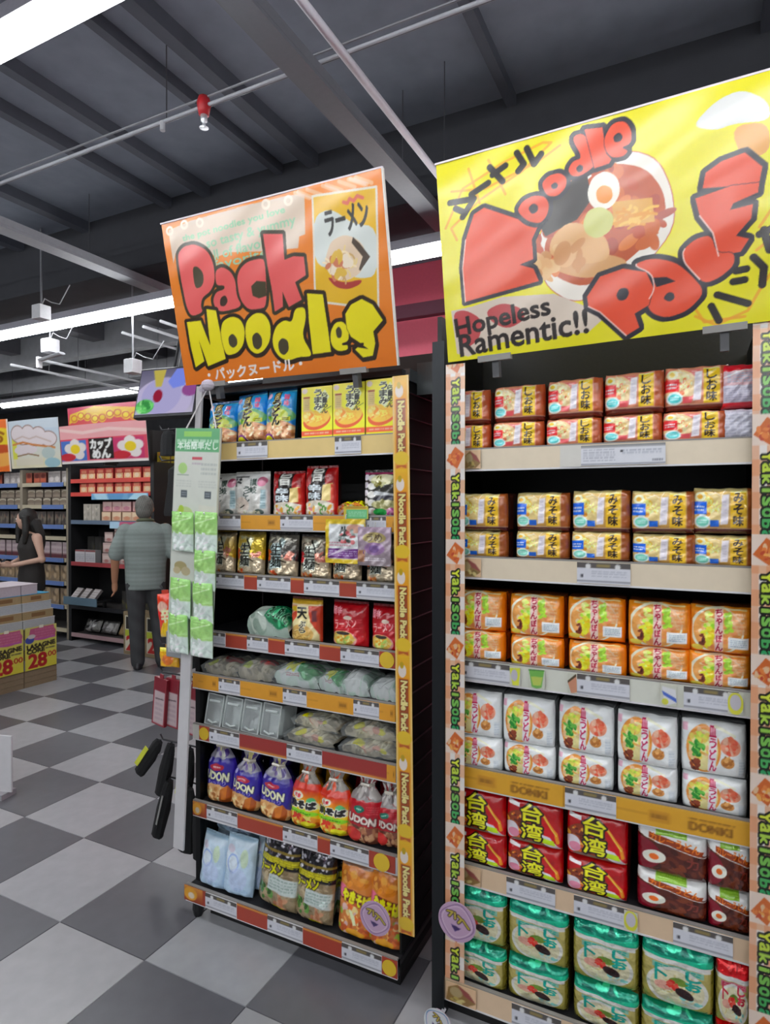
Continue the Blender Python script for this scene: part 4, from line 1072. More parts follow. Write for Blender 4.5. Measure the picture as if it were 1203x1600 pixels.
hang_card(art_cardpack(2, True), -.948, 1.814, 1.53, .122, .128, 'lilac and brown noodle sample hanging beside the banner', '#8d7f84')
a = Art(36, 18, '#cdb83a', 2); a.rect(.12, .05, .95, .72, '#62b87c'); a.lines(.2, .2, .9, .6, 3, '#a6d8b4', .8); a.rect(.1, .8, .9, .94, '#b48c2a')
o = obj('shelf_tag', art_mesh('shelf_tag', a, flat_fn(-.047, .047, 0, 0, .043), '#8a9a3a', .003), 'card', None, 'small green and yellow tag above the hanging yellow sample', 'shelf tag', loc=(-1.026, 1.826, 1.5555))
obj('tag_clip', MB().box(-.01, .01, .003, .012, -.006, .01, '#cccccc'), 'paint', o)
product('noodle_pouch', art_green_bag(2), .19, .11, .16, 'lying', '#93a498', 'film', -1.425, YP, lshelf(4) + .001, 'pale pouch with green label lying on the fourth shelf', 'noodle pack', None, 1)
rows('noodle_pouch', art_ten(2), '#5c241c', 'film', 'pouch', .07, YP + .004, [(-1.262, lshelf(4) + .002, .128, .15)], 'orange and gold soba pouch', 'on the fourth shelf', 'noodle pack', None, .8)
rows('noodle_pouch', art_red_pouch(2), '#7a141c', 'film', 'pouch', .075, YP + .004, [(-1.085, lshelf(4) + .002, .14, .148), (-.938, lshelf(4) + .002, .12, .146)], 'red noodle pouch with bowl', 'on the fourth shelf', 'noodle pack', 'red noodle pouches on the fourth shelf', .8)
# fifth shelf: clear and pale bags lying down
aC = art_clear(1); aS1 = art_shirataki(1, True); aS2 = art_shirataki(2, False); aN = art_clear(3, False)
def lying(aa, x, z, w, h, d, label, group, i, back, name='noodle_bag', y=YP + .008, rz=0):
    o = product(name, aa, w, h, d, 'lying', back, 'film', x, y, z, label, 'noodle bag', group, i, rot=(0, 0, R(rz)))
    art = Art(10, 8, '#ffffff')
    def fn(u, v):
        return (u - .5) * w * 1.08, -.004 + np.where(v < .3, .015 - .015 * v / .3, (v - .3) / .7 * d * 1.02), h * (.08 + np.sin(np.clip(v / .5, 0, 1) * math.pi / 2) * (1.02 - .4 * np.abs(2 * u - 1) ** 3))
    obj('clear_wrapper', art_mesh('clear_wrapper', art, fn), 'clear_film', o, 'clear plastic wrapper')
z5 = lshelf(5)
lying(aC, -1.66, z5, .16, .062, .15, 'clear bag with red label lying leftmost on the fifth shelf', None, 0, '#6a6254')
lying(aC, -1.49, z5, .15, .07, .15, 'clear bag with red label, second on the fifth shelf', None, 1, '#6a6254', rz=4)
lying(aS1, -1.305, z5, .19, .08, .16, 'pale green bag with yellow print on the fifth shelf', None, 0, '#98b0a2')
lying(aS1, -1.155, z5, .11, .07, .15, 'pale bag with green label right of the yellow printed one', None, 1, '#98b0a2', rz=-6)
lying(aS2, -1.055, z5, .10, .082, .17, 'cloudy white bag on fifth shelf, left of the last', None, 0, '#a4bcae', rz=5)
lying(aS2, -.945, z5, .11, .07, .16, 'cloudy white bag on fifth shelf, right beside the banner', None, 1, '#a4bcae', rz=-4)
# sixth shelf: clear trays and noodle bags
z6 = lshelf(6)
def tray(x, label, i):
    w, h, d = .086, .12, .09
    r = empty('noodle_tray', label, 'food tray', 'clear trays on the sixth shelf', loc=(x, YP + .02, z6), rot=(R(-12), 0, R(-6)))
    obj('tray_shell', MB().loft([[(-w / 2, 0, 0), (w / 2, 0, 0), (w / 2, d, 0), (-w / 2, d, 0)], [(-w / 2, 0, h), (w / 2, 0, h), (w / 2, d, h), (-w / 2, d, h)]], '#c0c8c6'), 'clear_tray', r)
    obj('tray_rim', MB().tube([(-w / 2, -.002, h), (w / 2, -.002, h), (w / 2, -.002, .004), (-w / 2, -.002, .004), (-w / 2, -.002, h)], .003, '#d2d8d6', 6), 'paint', r)
    ta = Art(26, 30, '#c0c8c6', i); ta.food(.5, .5, .4, .4, ['#d0d8d6', '#a8b0ae', '#e0e6e4'], 20, .12)
    if i in (0, 2):
        ta.food(.5, .6, .2, .2, ['#4a4a4e', '#2c2c30', '#8a8c90'], 14, .07)
    obj('noodle_fill', art_mesh('noodle_fill', ta, lambda u, v: ((u - .5) * w * .8, .012 + .02 * (2 * u - 1) ** 2 + .0 * v, .01 + v * h * .8), '#8a9290', .05), 'film', r)
    obj('tray_lip', MB().tube([(-w * .34, -.003, h * .78), (w * .34, -.003, h * .8)], .005, '#e4ecea', 6).tube([(-w * .3, -.003, h * .16), (0, -.003, h * .1), (w * .3, -.003, h * .16)], .004, '#dce4e2', 6), 'film', r)
for i, x in enumerate((-1.70, -1.608, -1.517, -1.425)):
    tray(x, 'clear plastic noodle tray, %s from left on the sixth shelf' % ORD[i], i)
lying(aN, -1.245, z6, .20, .05, .17, 'flat bag of brown noodles with yellow dots, lower of the left pair', None, 0, '#8c8672')
lying(aN, -1.235, z6 + .052, .19, .05, .15, 'flat bag of brown noodles with yellow dots, on top of the left pair', None, 2, '#8c8672', rz=-5, y=YP + .03)
lying(aN, -1.0, z6, .21, .05, .17, 'flat bag of noodles next to the banner, lower of the right pair', None, 1, '#8c8672', rz=3)
lying(aN, -1.01, z6 + .052, .19, .055, .15, 'flat bag of noodles next to the banner, top of the right pair', None, 0, '#8c8672', rz=7, y=YP + .03)
# seventh shelf: gathered bags
z7 = lshelf(7)
aP = art_udon_purple(1); aK = art_yakisoba(2); aU = art_udon_red(3)
for i, (x, w, h, yy) in enumerate(((-1.678, .14, .25, .012), (-1.556, .14, .215, .004), (-1.412, .15, .228, 0))):
    product('udon_bag', aP, w, h, .09, 'bag', '#2c2264', 'film', x, YP + yy, z7, 'purple udon bag, %s from left on the seventh shelf' % ORD[i], 'noodle bag', 'purple udon bags', i, rot=(R(-4), R((-2, 3, 1)[i]), R((3, -3, -5)[i])))
for i, (x, w, h) in enumerate(((-1.278, .136, .225), (-1.152, .142, .218))):
    product('yakisoba_bag', aK, w, h, .09, 'bag', '#b8801e', 'film', x, YP + .002, z7, 'yellow and red fried noodle bag, %s of the two' % ('left' if i == 0 else 'right'), 'noodle bag', 'fried noodle bags', i, rot=(R(-4), R((1, -2)[i]), R(-4)))
for i, (x, w, h) in enumerate(((-1.03, .14, .228), (-.935, .128, .205))):
    product('udon_bag', aU, w, h, .09, 'bag', '#7a1420', 'film', x, YP + .002 + .02 * i, z7, 'dark red udon bag, %s of the two on the seventh shelf' % ('left' if i == 0 else 'right'), 'noodle bag', 'dark red udon bags', i, rot=(R(-4), R((2, -2)[i]), R(3)))
# bottom shelf
z8 = lshelf(8)
aW = art_pale(1)
for i, (x, w, h, yy, ds) in enumerate(((-1.688, .125, .188, -.028, 'front left of the bottom shelf'), (-1.556, .132, .205, -.028, 'second from left at the front'), (-1.69, .125, .168, .06, 'standing behind the front left one'), (-1.55, .13, .172, .06, 'standing behind the second one'), (-1.485, .07, .205, .035, 'beside the black and yellow bags'))):
    product('noodle_pouch', aW, w, h, .06, 'pouch', '#8fa8b8', 'film', x, YP + yy, z8 + .002, 'pale blue noodle pouch, %s' % ds, 'noodle pack', 'pale blue pouches on the bottom shelf', i, rot=(R(-8), R(2), R((-3, 4, 2, -3, 8)[i])))
product('noodle_pouch', aW, .16, .04, .12, 'lying', '#9fb8b8', 'film', -1.64, YP + .055, z8 + .188, 'pale blue noodle pouch lying across the standing ones', 'noodle pack', None, 1)
aBY = art_black_yellow(1)
for i, (x, w, h, yy, rz) in enumerate(((-1.385, .185, .275, -.026, -6), (-1.222, .16, .262, -.028, -4), (-1.13, .12, .235, .055, 10))):
    product('noodle_pouch', aBY, w, h, .08, 'pouch', '#2a2628', 'foil', x, YP + yy, z8 + .002, 'black and yellow noodle bag with white label, %s from left' % ORD[i], 'noodle pack', 'black and yellow noodle bags', i, rot=(R(-7), R(3 - 2 * i), R(rz)))
aO = art_orange_bag(1)
for i, (x, w, h) in enumerate(((-1.05, .14, .25), (-.935, .125, .26))):
    product('noodle_pouch', aO, w, h, .08, 'pouch', '#8a4a24', 'film', x, YP - .028, z8 + .002, 'orange fried noodle bag with yellow lettering, %s of the two' % ('left' if i == 0 else 'right'), 'noodle pack', 'orange noodle bags on the bottom shelf', i, rot=(R(-7), 0, R(-3)))

def wobbler(x, y, z, r, label, tilt=0, cols=('#b898b4', '#8a6a90'), stem=.03):
    a = Art(48, 48, cols[0], 4)
    a.ell(.5, .5, .5, .5, cols[0]); a.ring(.5, .5, .46, .46, .93, cols[1]); a.ring(.5, .5, .4, .4, .95, '#d2b8cc'); [a._put(a.dil(a.linemask(q, .05), e), c) for e, c in ((3, '#3a2a30'), (0, '#b8a43e')) for q in ([(.2, .68), (.34, .7), (.28, .56)], [(.4, .7), (.44, .56)], [(.5, .66), (.6, .62), (.54, .5)], [(.64, .62), (.82, .48)])]; a.poly([(.36, .38), (.64, .38), (.5, .24)], '#4a3470'); a.ell(.5, .34, .1, .05, '#3c2a5c')
    def fn(u, v):   # square grid mapped to a disc
        p, q = 2 * u - 1, 2 * v - 1
        return r * p * np.sqrt(1 - q * q / 2), np.zeros_like(u), r * q * np.sqrt(1 - p * p / 2)
    o = obj('round_sticker', art_mesh('round_sticker', a, fn, '#c8a8c0', .002), 'sign', None, label, 'shelf sticker', loc=(x, y, z), rot=(0, R(tilt), 0))
    obj('sticker_arm', MB().box(-.006, .006, .002, stem, -.006, -.004, '#c8c8cc'), 'paint', o)
wobbler(-.925, 1.772, .262, .055, 'round lilac sticker beside the banner on the bottom left shelf', 10, stem=.055)
wobbler(-.645, 1.773, .335, .06, 'round lilac sticker at the foot of the right unit', 12, stem=.03)
wobbler(-.695, 1.74, .03, .045, 'round white and blue sticker near the floor under the right unit', 40, ('#c4c8ca', '#5878a8'), stem=.07)

# ================================================================== BIG SIGNS
def big_sign(name, art, yb, x, z, w, h, th, roll, label, back):
    r = empty(name, label, 'sign', loc=(x, yb, z), rot=(th, -roll, 0))
    fn = lambda u, v: (u * w, wr(u, v, 3, .0012) - .004, v * h)
    obj('sign_board', art_mesh('sign_board', art, fn, back, .005), 'sign', r, 'printed front board')
    obj('plastic_edge', MB().box(-.004, w + .004, -.005, .004, h, h + .005, '#d8cfd4').box(w, w + .006, -.005, .004, 0, h, '#d8d4cc'), 'paint', r)
    for k in (.16, .82):
        obj('sign_clip', MB().box(w * k - .05, w * k + .05, -.008, .012, -.012, .006, '#8f8c88').box(w * k - .01, w * k + .01, .004, .03, -.06, -.004, '#5a5a5c'), 'paint', r)
    return r
OS={'P':[(65,812),(104,846),(160,844),(220,792),(242,708),(237,610),(206,555),(159,529),(144,479),(152,441),(87,425),(68,494),(62,623),(61,738)],'Ph':[(132,715),(157,715),(182,672),(178,617),(160,590),(132,587),(127,635)],'a':[(248,670),(282,683),(320,647),(337,589),(332,504),(354,435),(250,424),(220,447),(210,500),(233,547),(277,552),(280,576),(242,582),(240,622)],'ah':[(250,508),(278,521),(287,482),(267,454),(242,462)],'c':[(344,599),(364,649),(402,682),(459,688),(489,673),(469,415),(429,408),(378,414),(346,482)],'ch':[(408,543),(436,567),(478,554),(473,475),(436,468),(409,488)],'k':[(492,814),(579,791),(575,652),(616,662),(660,649),(661,549),(611,522),(631,422),(570,393),(549,483),(543,400),(503,379),(501,517),(494,660)],'N':[(58,397),(133,394),(166,235),(171,457),(219,439),(236,143),(139,110),(110,276),(122,144),(69,112),(61,244)],'o1':[(244,370),(296,392),(336,366),(352,300),(335,214),(297,169),(247,161),(233,204),(226,296)],'o1h':[(263,271),(287,292),(307,257),(305,219),(281,200),(262,226)],'o2':[(360,349),(407,390),(452,379),(476,316),(466,219),(429,162),(391,148),(358,185),(348,263)],'o2h':[(380,258),(408,281),(428,244),(424,194),(401,172),(380,194)],'d':[(475,230),(500,299),(542,326),(575,304),(595,381),(641,381),(641,316),(613,219),(648,122),(641,99),(591,106),(540,89),(502,113),(478,167)],'dh':[(500,201),(523,228),(549,205),(548,150),(523,122),(502,144)],'l':[(657,451),(724,432),(734,113),(653,112),(652,296)],'e':[(738,222),(762,271),(794,274),(816,232),(813,162),(780,153),(786,141),(807,142),(805,114),(763,111),(737,151)],'eh':[(761,230),(776,251),(788,225),(784,185),(765,184)],'s':[(808,309),(836,355),(881,376),(922,338),(957,250),(915,197),(919,133),(905,68),(865,64),(835,112),(846,122),(889,106),(848,156),(823,184),(809,233)],'patch':[(34,956),(156,978),(421,985),(623,981),(691,966),(676,763),(650,759),(640,699),(482,721),(322,755),(257,741),(220,798),(151,858),(54,815),(34,757)],'panel':[(723,946),(975,917),(944,311),(689,401)],'white':[(717,845),(794,866),(873,764),(965,727),(952,481),(879,480),(787,546),(701,600)],'bowl':[(745,527),(780,457),(832,435),(882,452),(892,478),(817,472)],'bowlin':[(761,652),(781,702),(836,721),(885,686),(915,625),(894,510),(818,477),(763,523),(744,589)],'nori':[(869,699),(892,663),(929,584),(886,520),(881,530),(900,591),(862,671)]}
YS={'N':[(119,716),(153,736),(320,592),(299,535),(301,443),(258,429),(300,398),(315,335),(74,296),(71,465),(86,602)],'o1':[(257,683),(276,723),(311,737),(346,718),(357,675),(347,626),(325,600),(286,626)],'o1h':[(292,684),(309,702),(323,684),(321,658),(302,651)],'o2':[(334,781),(357,811),(391,811),(411,778),(406,735),(380,706),(350,719)],'o2h':[(362,764),(377,774),(385,758),(380,742),(367,744)],'d':[(414,815),(429,848),(458,849),(425,956),(468,957),(494,816),(485,795),(448,771),(423,783)],'dh':[(437,813),(449,825),(459,811),(455,791),(442,791)],'l':[(465,971),(515,959),(523,842),(537,812),(530,796),(489,791)],'e':[(517,906),(540,964),(575,962),(593,912),(591,858),(563,851),(584,830),(568,810),(537,818),(521,856)],'eh':[(543,908),(559,920),(570,897),(563,878),(546,880)],'p':[(456,224),(495,306),(560,324),(622,290),(640,216),(627,142),(588,113),(600,48),(563,19),(492,143),(459,177)],'ph':[(538,210),(549,237),(570,234),(575,207),(565,181),(545,182)],'a':[(584,333),(638,348),(698,312),(738,245),(773,162),(729,92),(673,72),(635,102),(620,151),(644,208),(637,280)],'ah':[(664,161),(678,187),(693,179),(695,153),(681,142)],'anotch':[(638,260),(675,253),(698,228),(648,216)],'c':[(717,356),(750,395),(789,400),(801,318),(843,312),(845,258),(809,213),(770,197),(738,264),(720,306)],'k':[(751,563),(839,584),(903,573),(900,534),(842,510),(835,486),(888,491),(884,435),(848,376),(879,354),(859,307),(806,305),(793,405),(761,487)],'bowl':[(329,579),(371,696),(473,799),(584,836),(659,765),(694,619),(699,459),(622,321),(493,215),(410,210),(343,294),(315,410)],'soup':[(330,472),(359,569),(455,743),(537,800),(628,740),(672,627),(678,515),(624,409),(528,310),(445,267),(361,343)],'nori':[(321,602),(363,738),(468,776),(478,658),(435,583),(341,536)],'pork1':[(358,530),(419,589),(515,493),(529,374),(447,372),(347,441)],'pork2':[(329,419),(432,442),(561,377),(576,322),(462,302),(387,349)],'noodle':[(534,626),(642,607),(648,501),(539,511)],'egg':[(467,701),(484,757),(521,771),(553,726),(559,655),(533,601),(493,602),(470,649)],'yolk':[(491,692),(511,712),(535,689),(538,644),(518,622),(494,643)],'lime':[(451,565),(469,617),(509,616),(540,568),(531,501),(490,476),(458,511)],'patch':[(23,263),(93,267),(198,290),(359,263),(443,188),(499,108),(457,58),(354,60),(191,67),(73,18),(34,41)],'h1':[(28,254),(73,258),(129,195),(115,97),(65,57),(38,143)],'h2':[(140,235),(197,263),(260,219),(268,162),(211,126),(157,174)],'f1':[(325,607),(371,696),(406,761),(320,714)],'puff':[(743,861),(803,939),(864,957),(923,886),(930,805),(844,830),(803,819)],'puff2':[(837,822),(923,808),(930,682),(863,674)],'kred':[(769,598),(777,660),(816,692),(870,705),(910,633),(903,573),(839,581)]}
YL={'nu1':[(41,798),(122,790),(81,715)],'nu2':[(59,764),(91,732)],'dash':[(114,814),(171,847)],'to1':[(178,918),(217,837)],'to2':[(186,879),(228,906)],'ru1':[(265,950),(285,890),(267,865)],'ru2':[(296,958),(316,879),(338,915)],'ha1':[(802,142),(875,87)],'ha2':[(787,97),(805,31)],'t1':[(848,230),(872,232)],'t2':[(841,187),(868,188)],'t3':[(889,275),(913,226),(909,156)],'ku1':[(913,379),(926,293)],'ku2':[(903,364),(938,382)],'s1':[(21,679),(86,851),(220,922),(344,964),(369,954),(280,860),(141,777),(40,672),(57,611)],'s2':[(48,851),(161,824),(324,882),(394,931)],'s3':[(109,938),(140,763)],'s4':[(175,953),(224,774)],'s5':[(747,63),(797,14),(875,57),(902,134),(938,219)],'s6':[(740,115),(769,33),(868,34)],'s7':[(896,302),(938,348)],'s8':[(903,394),(938,474)],'hope':[(36,216),(493,215)]}

SHARP = {'k', 'l', 'N', 'nori', 'panel', 'patch', 'noodle', 'kred', 'ch', 's', 'p', 'anotch'}
def P(d, k):
    q = [(x / 1000, y / 1000) for x, y in d[k]]
    if k in SHARP or d is YL:
        return q
    for _ in range(2):                    # cut corners: rounded hand-drawn outlines
        n = len(q)
        q = [p for i in range(n) for p in (tuple(.78 * q[i][j] + .22 * q[(i + 1) % n][j] for j in (0, 1)), tuple(.22 * q[i][j] + .78 * q[(i + 1) % n][j] for j in (0, 1)))]
    return q
a = Art(400, 262, '#df7d24', 1)
a.grad('#dc7420', '#e08230', 0, .5)
a.poly(P(OS, 'patch'), '#d0bca8')
a.text('the pot noodles you love', .1, .875, .6, .92, '#8cc49c', bold=1, rot=2); a.text('so tasty & yummy', .22, .80, .64, .865, '#93c4a0', bold=1, rot=2); a.text('full of flavor', .2, .735, .5, .79, '#8fc09c', bold=1, rot=2); a.text('favorite', .24, .68, .5, .73, '#93c09c', bold=1, rot=2)
for x, y in ((.04, .95), (.12, .965), (.2, .955), (.52, .965), (.62, .955)):
    a.ring(x, y, .02, .028, .5, '#e6d4c0')
for k in range(9):
    x = a.rng.uniform(.62, .95); a.line([(x, .985), (x + .06, .94)], .02, '#e8c8b0', .6)
a.poly(P(OS, 'panel'), '#dfb02a'); a.poly(P(OS, 'white'), '#cdd2cc')
pl = P(OS, 'panel'); a.line(pl + [pl[0]], .012, '#ddd4c4')
a.poly(P(OS, 'bowl'), '#a83c34'); a.poly(P(OS, 'bowlin'), '#d9c0a4'); a.noodles(.815, .58, .07, .1, ['#e2c888', '#c8a068', '#ecd8b0'], 20, .01); a.food(.8, .56, .05, .06, ['#d8b04a', '#e8d8c0', '#c87858'], 16, .02); a.poly(P(OS, 'nori'), '#4a3c30')
a.text('ラーメン', .765, .735, .935, .86, '#3c3a38', bold=3, rot=3); a.line([(.845, .88), (.86, .87), (.87, .89), (.885, .875), (.9, .895), (.92, .88)], .018, '#d8705c')
ink = '#33261a'
def glyph(a, d, names, holes, fill, ow, ink, sh=(0, 0)):
    m = np.zeros((a.H, a.W), bool)
    for k in names:
        m |= a.polymask(P(d, k))
    a._put(a.dil(m, ow), ink)
    sd = np.roll(m, sh, (0, 1)) if any(sh) else m
    a._put(a.dil(sd, ow - 2), ink)
    for k in names:
        mk = a.polymask(P(d, k)); a._put(a.dil(mk, 2), ink); a._put(mk, fill)
    for k in holes:
        a.poly(P(d, k), '#47402c' if d is OS else ink)
glyph(a, OS, ('P', 'a', 'c', 'k'), ('Ph', 'ah', 'ch'), '#df5e5c', 15, '#3a3424')
a.poly(P(OS, 'ah'), '#3c2c22')
glyph(a, OS, ('N', 'o1', 'o2', 'd', 'l', 'e', 's'), ('o1h', 'o2h', 'dh', 'eh'), '#e4d71e', 16, ink, (-6, 3))
a.line([(.815, .132), (.868, .137)], .014, ink)
a.text('・パックヌードル・', .13, .025, .6, .095, '#e6dcd8', bold=2, rot=1)
big_sign('hanging_sign', a, 1.80, -1.757, 2.063, .90, .578, .226, -.015, 'orange board lettered Pack Noodles above the left shelving unit', '#c86a20')

a = Art(470, 300, '#dcd41c', 2)
for k in ('s1', 's2', 's3', 's4', 's5', 's6', 's7', 's8'):
    a.line(P(YL, k), .012, '#e29a24', .8)
a.poly(P(YS, 'puff'), '#d6d6d2'); a.poly(P(YS, 'puff2'), '#d89a4a')
a.poly(P(YS, 'bowl'), '#e4dcd0'); m = a.polymask(P(YS, 'bowl')); a._put(a.dil(m, 3) & ~m, '#b4423a')
a.poly(P(YS, 'soup'), '#b8532c'); a.food(.48, .55, .2, .24, ['#c8642e', '#b84c28', '#d87a3c', '#a8442a'], 70, .025); a.poly(P(YS, 'nori'), '#2c2622')
a.poly(P(YS, 'noodle'), '#d8a044'); a.noodles(.6, .54, .07, .05, ['#e8b850', '#d8942e'], 22, .012); a.poly(P(YS, 'pork2'), '#cf9a62'); a.poly(P(YS, 'pork1'), '#d8a56a'); a.food(.36, .42, .1, .08, ['#e0b47c', '#c88c54', '#dca870'], 24, .03)
a.poly(P(YS, 'egg'), '#e8e0d2'); a.poly(P(YS, 'yolk'), '#e28a2a'); a.poly(P(YS, 'lime'), '#c8c878')
a.poly(P(YS, 'patch'), '#cfbfae'); a.poly(P(YS, 'h1'), '#b8484a'); a.poly(P(YS, 'h2'), '#b8484a')
glyph(a, YS, ('N',), (), '#dc4a2a', 17, '#26202a')
glyph(a, YS, ('o1', 'o2', 'd', 'l', 'e'), ('o1h', 'o2h', 'dh', 'eh'), '#dc4a2a', 17, '#26202a')
glyph(a, YS, ('kred', 'k', 'c', 'a', 'p'), ('ph', 'ah', 'anotch'), '#dc4a2a', 18, '#26202a')
for k in ('nu1', 'nu2', 'dash', 'to1', 'to2', 'ru1', 'ru2', 'ha1', 'ha2', 't1', 't2', 't3', 'ku1', 'ku2'):
    a.line(P(YL, k), .03, '#2a2420')
a.text('Hopeless', .035, .12, .345, .235, '#2a2220', bold=3, rot=5); a.text('Ramentic!!', .045, .04, .455, .15, '#2a2220', bold=3, rot=3)
for k in ('N', 'p', 'a', 'c', 'k'):
    pp = P(YS, k); a.line(pp[-(3 if k in SHARP else 12):], .006, '#f0c8bc', .9)
big_sign('hanging_sign', a, 1.80, -.684, 2.041, .91, .574, .131, .018, 'yellow board lettered Noodle Pack above the right shelving unit', '#c8c018')
# ================================================================== HANGING DISPLAY AND GOODS AT THE LEFT END
hd = empty('hanging_display', 'tall white and green hanging strip board with small packets, left front corner', 'display strip', loc=(-1.668, 1.765, 1.89), rot=(0, R(3.4), 0))
a = Art(90, 330, '#cdd0c6', 3)
a.rect(0, .895, 1, 1, '#5fa871'); a.rect(.2, .962, .8, .985, '#8cc85a'); a.lines(.05, .93, .95, .955, 1, '#b8dcbc', .8)
a.text('本格簡単だし', .06, .905, .94, .94, '#dfeee0', bold=1); a.rect(.4, .86, .62, .872, '#c84a58'); a.lines(.4, .835, .64, .85, 1, '#b4a8b0', .9)
a.ell(.2, .82, .1, .025, '#a8cf7c'); a.rect(.08, .788, .34, .793, '#9aa89a'); a.lines(.6, .79, .94, .85, 3, '#b0b6b0', .8)
for x in (.18, .7):
    a.rect(x, .69, x + .14, .722, '#4c545a'); a.lines(x + .02, .697, x + .12, .716, 2, '#8c949a')
a.lines(.06, .735, .4, .77, 3, '#c0c4bc'); a.lines(.56, .735, .94, .77, 3, '#c0c4bc')
a.ell(.28, .62, .18, .03, '#b8c88a'); a.ell(.2, .635, .06, .02, '#a8c43a'); a.rect(.06, .585, .48, .589, '#8a9a80'); a.ell(.78, .64, .06, .015, '#b8cc6a'); a.rect(.58, .6, .94, .66, '#d2d0c4')
a.ell(.24, .38, .14, .022, '#a89a6a'); a.ell(.36, .36, .1, .02, '#b8aa86'); a.ell(.16, .36, .08, .016, '#c0b08a'); a.rect(0, 0, .02, 1, '#b4b8ae'); a.rect(.97, 0, 1, 1, '#b8b49c')
obj('strip_board', art_mesh('strip_board', a, flat_fn(-.112, .112, 0, -.845, 0), '#c0c2b8', .006), 'card', hd)
obj('pole', MB().box(-.045, .006, .008, .016, -1.62, -.80, '#c6c4c6'), 'card', hd, 'white card pole')
obj('string', MB().tube([(-.06, .003, 0), (.016, .03, .16), (.085, .003, 0)], .003, '#d4d0d0', 6), 'paint', hd, 'white string')
obj('string_knot', MB().sph((.014, .028, .165), (.03, .02, .022), '#b8b0bc').sph((-.012, .03, .15), (.016, .014, .02), '#a8a2ac'), 'cloth', hd)
obj('top_bar', MB().box(-.035, -.008, .02, .03, -.02, .16, '#a9a6a8'), 'paint', hd)
pa = Art(36, 56, '#9cc07c', 2)
pa.grad('#a8ca8c', '#88b868', .5, 1); pa.rect(0, 0, 1, .46, '#ccd8d0'); pa.food(.5, .26, .44, .22, ['#d6dfd9', '#bac6bf', '#dfe5e1', '#c4cfc8'], 24, .12); pa.ell(.5, .62, .44, .12, '#98be78'); pa.lines(.2, .8, .8, .92, 2, '#c4e8a4', .8); pa.line([(.1, .7), (.9, .86)], .03, '#d6f0c0', .7)
pk = 0
for x, zs in ((-.056, (-.315, -.565, -.70)), (.058, (-.315, -.455, -.575, -.705))):
    for z in zs:
        pk += 1
        side = 'left' if x < 0 else 'right'
        k = zs.index(z)
        o = obj('green_packet', bpy.data.meshes.get('green_packet_form') or pack_mesh('green_packet_form', pa, .10, .15, .026, 'pouch', '#a8cfa0', 2), 'film', None,
                'green topped clear packet, %s down the %s column of the hanging strip' % (ORD[k], side), 'packet', 'packets on the hanging strip',
                loc=(-1.645 + x + (z - .145) * math.tan(R(3.4)), 1.736, 1.89 + z - .148), rot=(R(4), R(3 + (pk % 3) - 1), R((-4, 5, 0)[pk % 3])))
        obj('peg', MB().tube([(0, .03, .143), (0, .005, .143), (0, .0, .149)], .003, '#d0d0d0', 6), 'paint', o)

for z in (1.935, 1.80, 1.225, 1.07, .985, .86, .56, .40):
    wpart('side_hook', MB().tube([(LX0, 2.02, z), (-2.12, 2.02, z), (-2.135, 2.02, z + .02)], .004, '#2a2a2d', 6), 'metal', gl)
def hung(name, mb, m, label, cat, x, y, z, rot=(0, 0, 0), group=None, kids=()):
    o = obj(name, mb, m, None, label, cat, group, loc=(x, y, z), rot=rot)
    for kn, kmb, km in kids:
        obj(kn, kmb, km, o)
    return o
def soft(w, d, h, col, taper=.8, top=.5):
    rings = []
    for t, k in ((0, taper), (.06, taper * 1.05), (.5, 1), (.85, .9), (1, top)):
        rings.append([(w / 2 * k * math.cos(q * math.pi / 5) + .004 * math.sin(q * 3 + t * 9), d / 2 * k * math.sin(q * math.pi / 5), -h * (1 - t)) for q in range(10)])
    return MB().loft(rings, col)
hung('black_bag', soft(.10, .06, .17, '#131315', .9, .7), 'cloth', 'black folded bag hanging at the top left corner of left unit', 'bag', -1.96, 2.02, 1.925, kids=[('white_tag', MB().box(-.03, .0, -.036, -.033, -.12, -.05, '#c0c0b8'), 'paper')])
hung('black_bag', soft(.20, .06, .24, '#0e0e10', 1.15, .2), 'cloth', 'black flared cloth bag hanging left of the green strip board', 'bag', -1.99, 2.02, 1.795, kids=[('strap', MB().tube([(-.02, 0, -.01), (0, 0, .012), (.02, 0, -.01)], .004, '#1c1c1f', 6), 'cloth')])
hung('black_bag', soft(.08, .05, .11, '#191a1c', 1, .6), 'cloth', 'small black pouch hanging just above the flared cloth bag', 'bag', -2.08, 2.02, 1.93, kids=[('strap', MB().tube([(-.01, 0, -.01), (0, 0, .01), (.01, 0, -.01)], .003, '#bdbdc0', 6), 'cloth')])
a = Art(30, 44, '#c8442a', 2); a.grad('#d8602a', '#c0282a', 0, .6); a.poly([(0, 0), (.8, 0), (1, .5), (.3, .3)], '#e6b030'); a.ell(.4, .7, .3, .12, '#d8b0a0'); a.text('辛', .3, .35, .8, .65, '#e8d8b0', bold=2)
o = obj('snack_bag', pack_mesh('snack_bag', a, .10, .19, .04, 'pouch', '#a8341c', 1), 'film', None, 'orange and red snack bag hanging behind the strip board', 'snack', loc=(-2.055, 1.98, 1.028), rot=(0, R(-8), 0))
obj('hang_tab', MB().box(-.02, .02, .018, .021, .185, .205, '#c23a24'), 'card', o)
hung('grey_box', MB().bbox(-.05, .05, -.03, .03, -.11, 0, '#8f9294'), 'card', 'grey boxed item hanging below the green packets', 'box', -2.0, 2.0, 1.06, kids=[('box_label', MB().box(-.035, .035, -.032, -.0305, -.09, -.03, '#b9bcc0'), 'paper'), ('hang_tab', MB().box(-.02, .02, -.002, .002, 0, .016, '#a0a2a4'), 'card')])
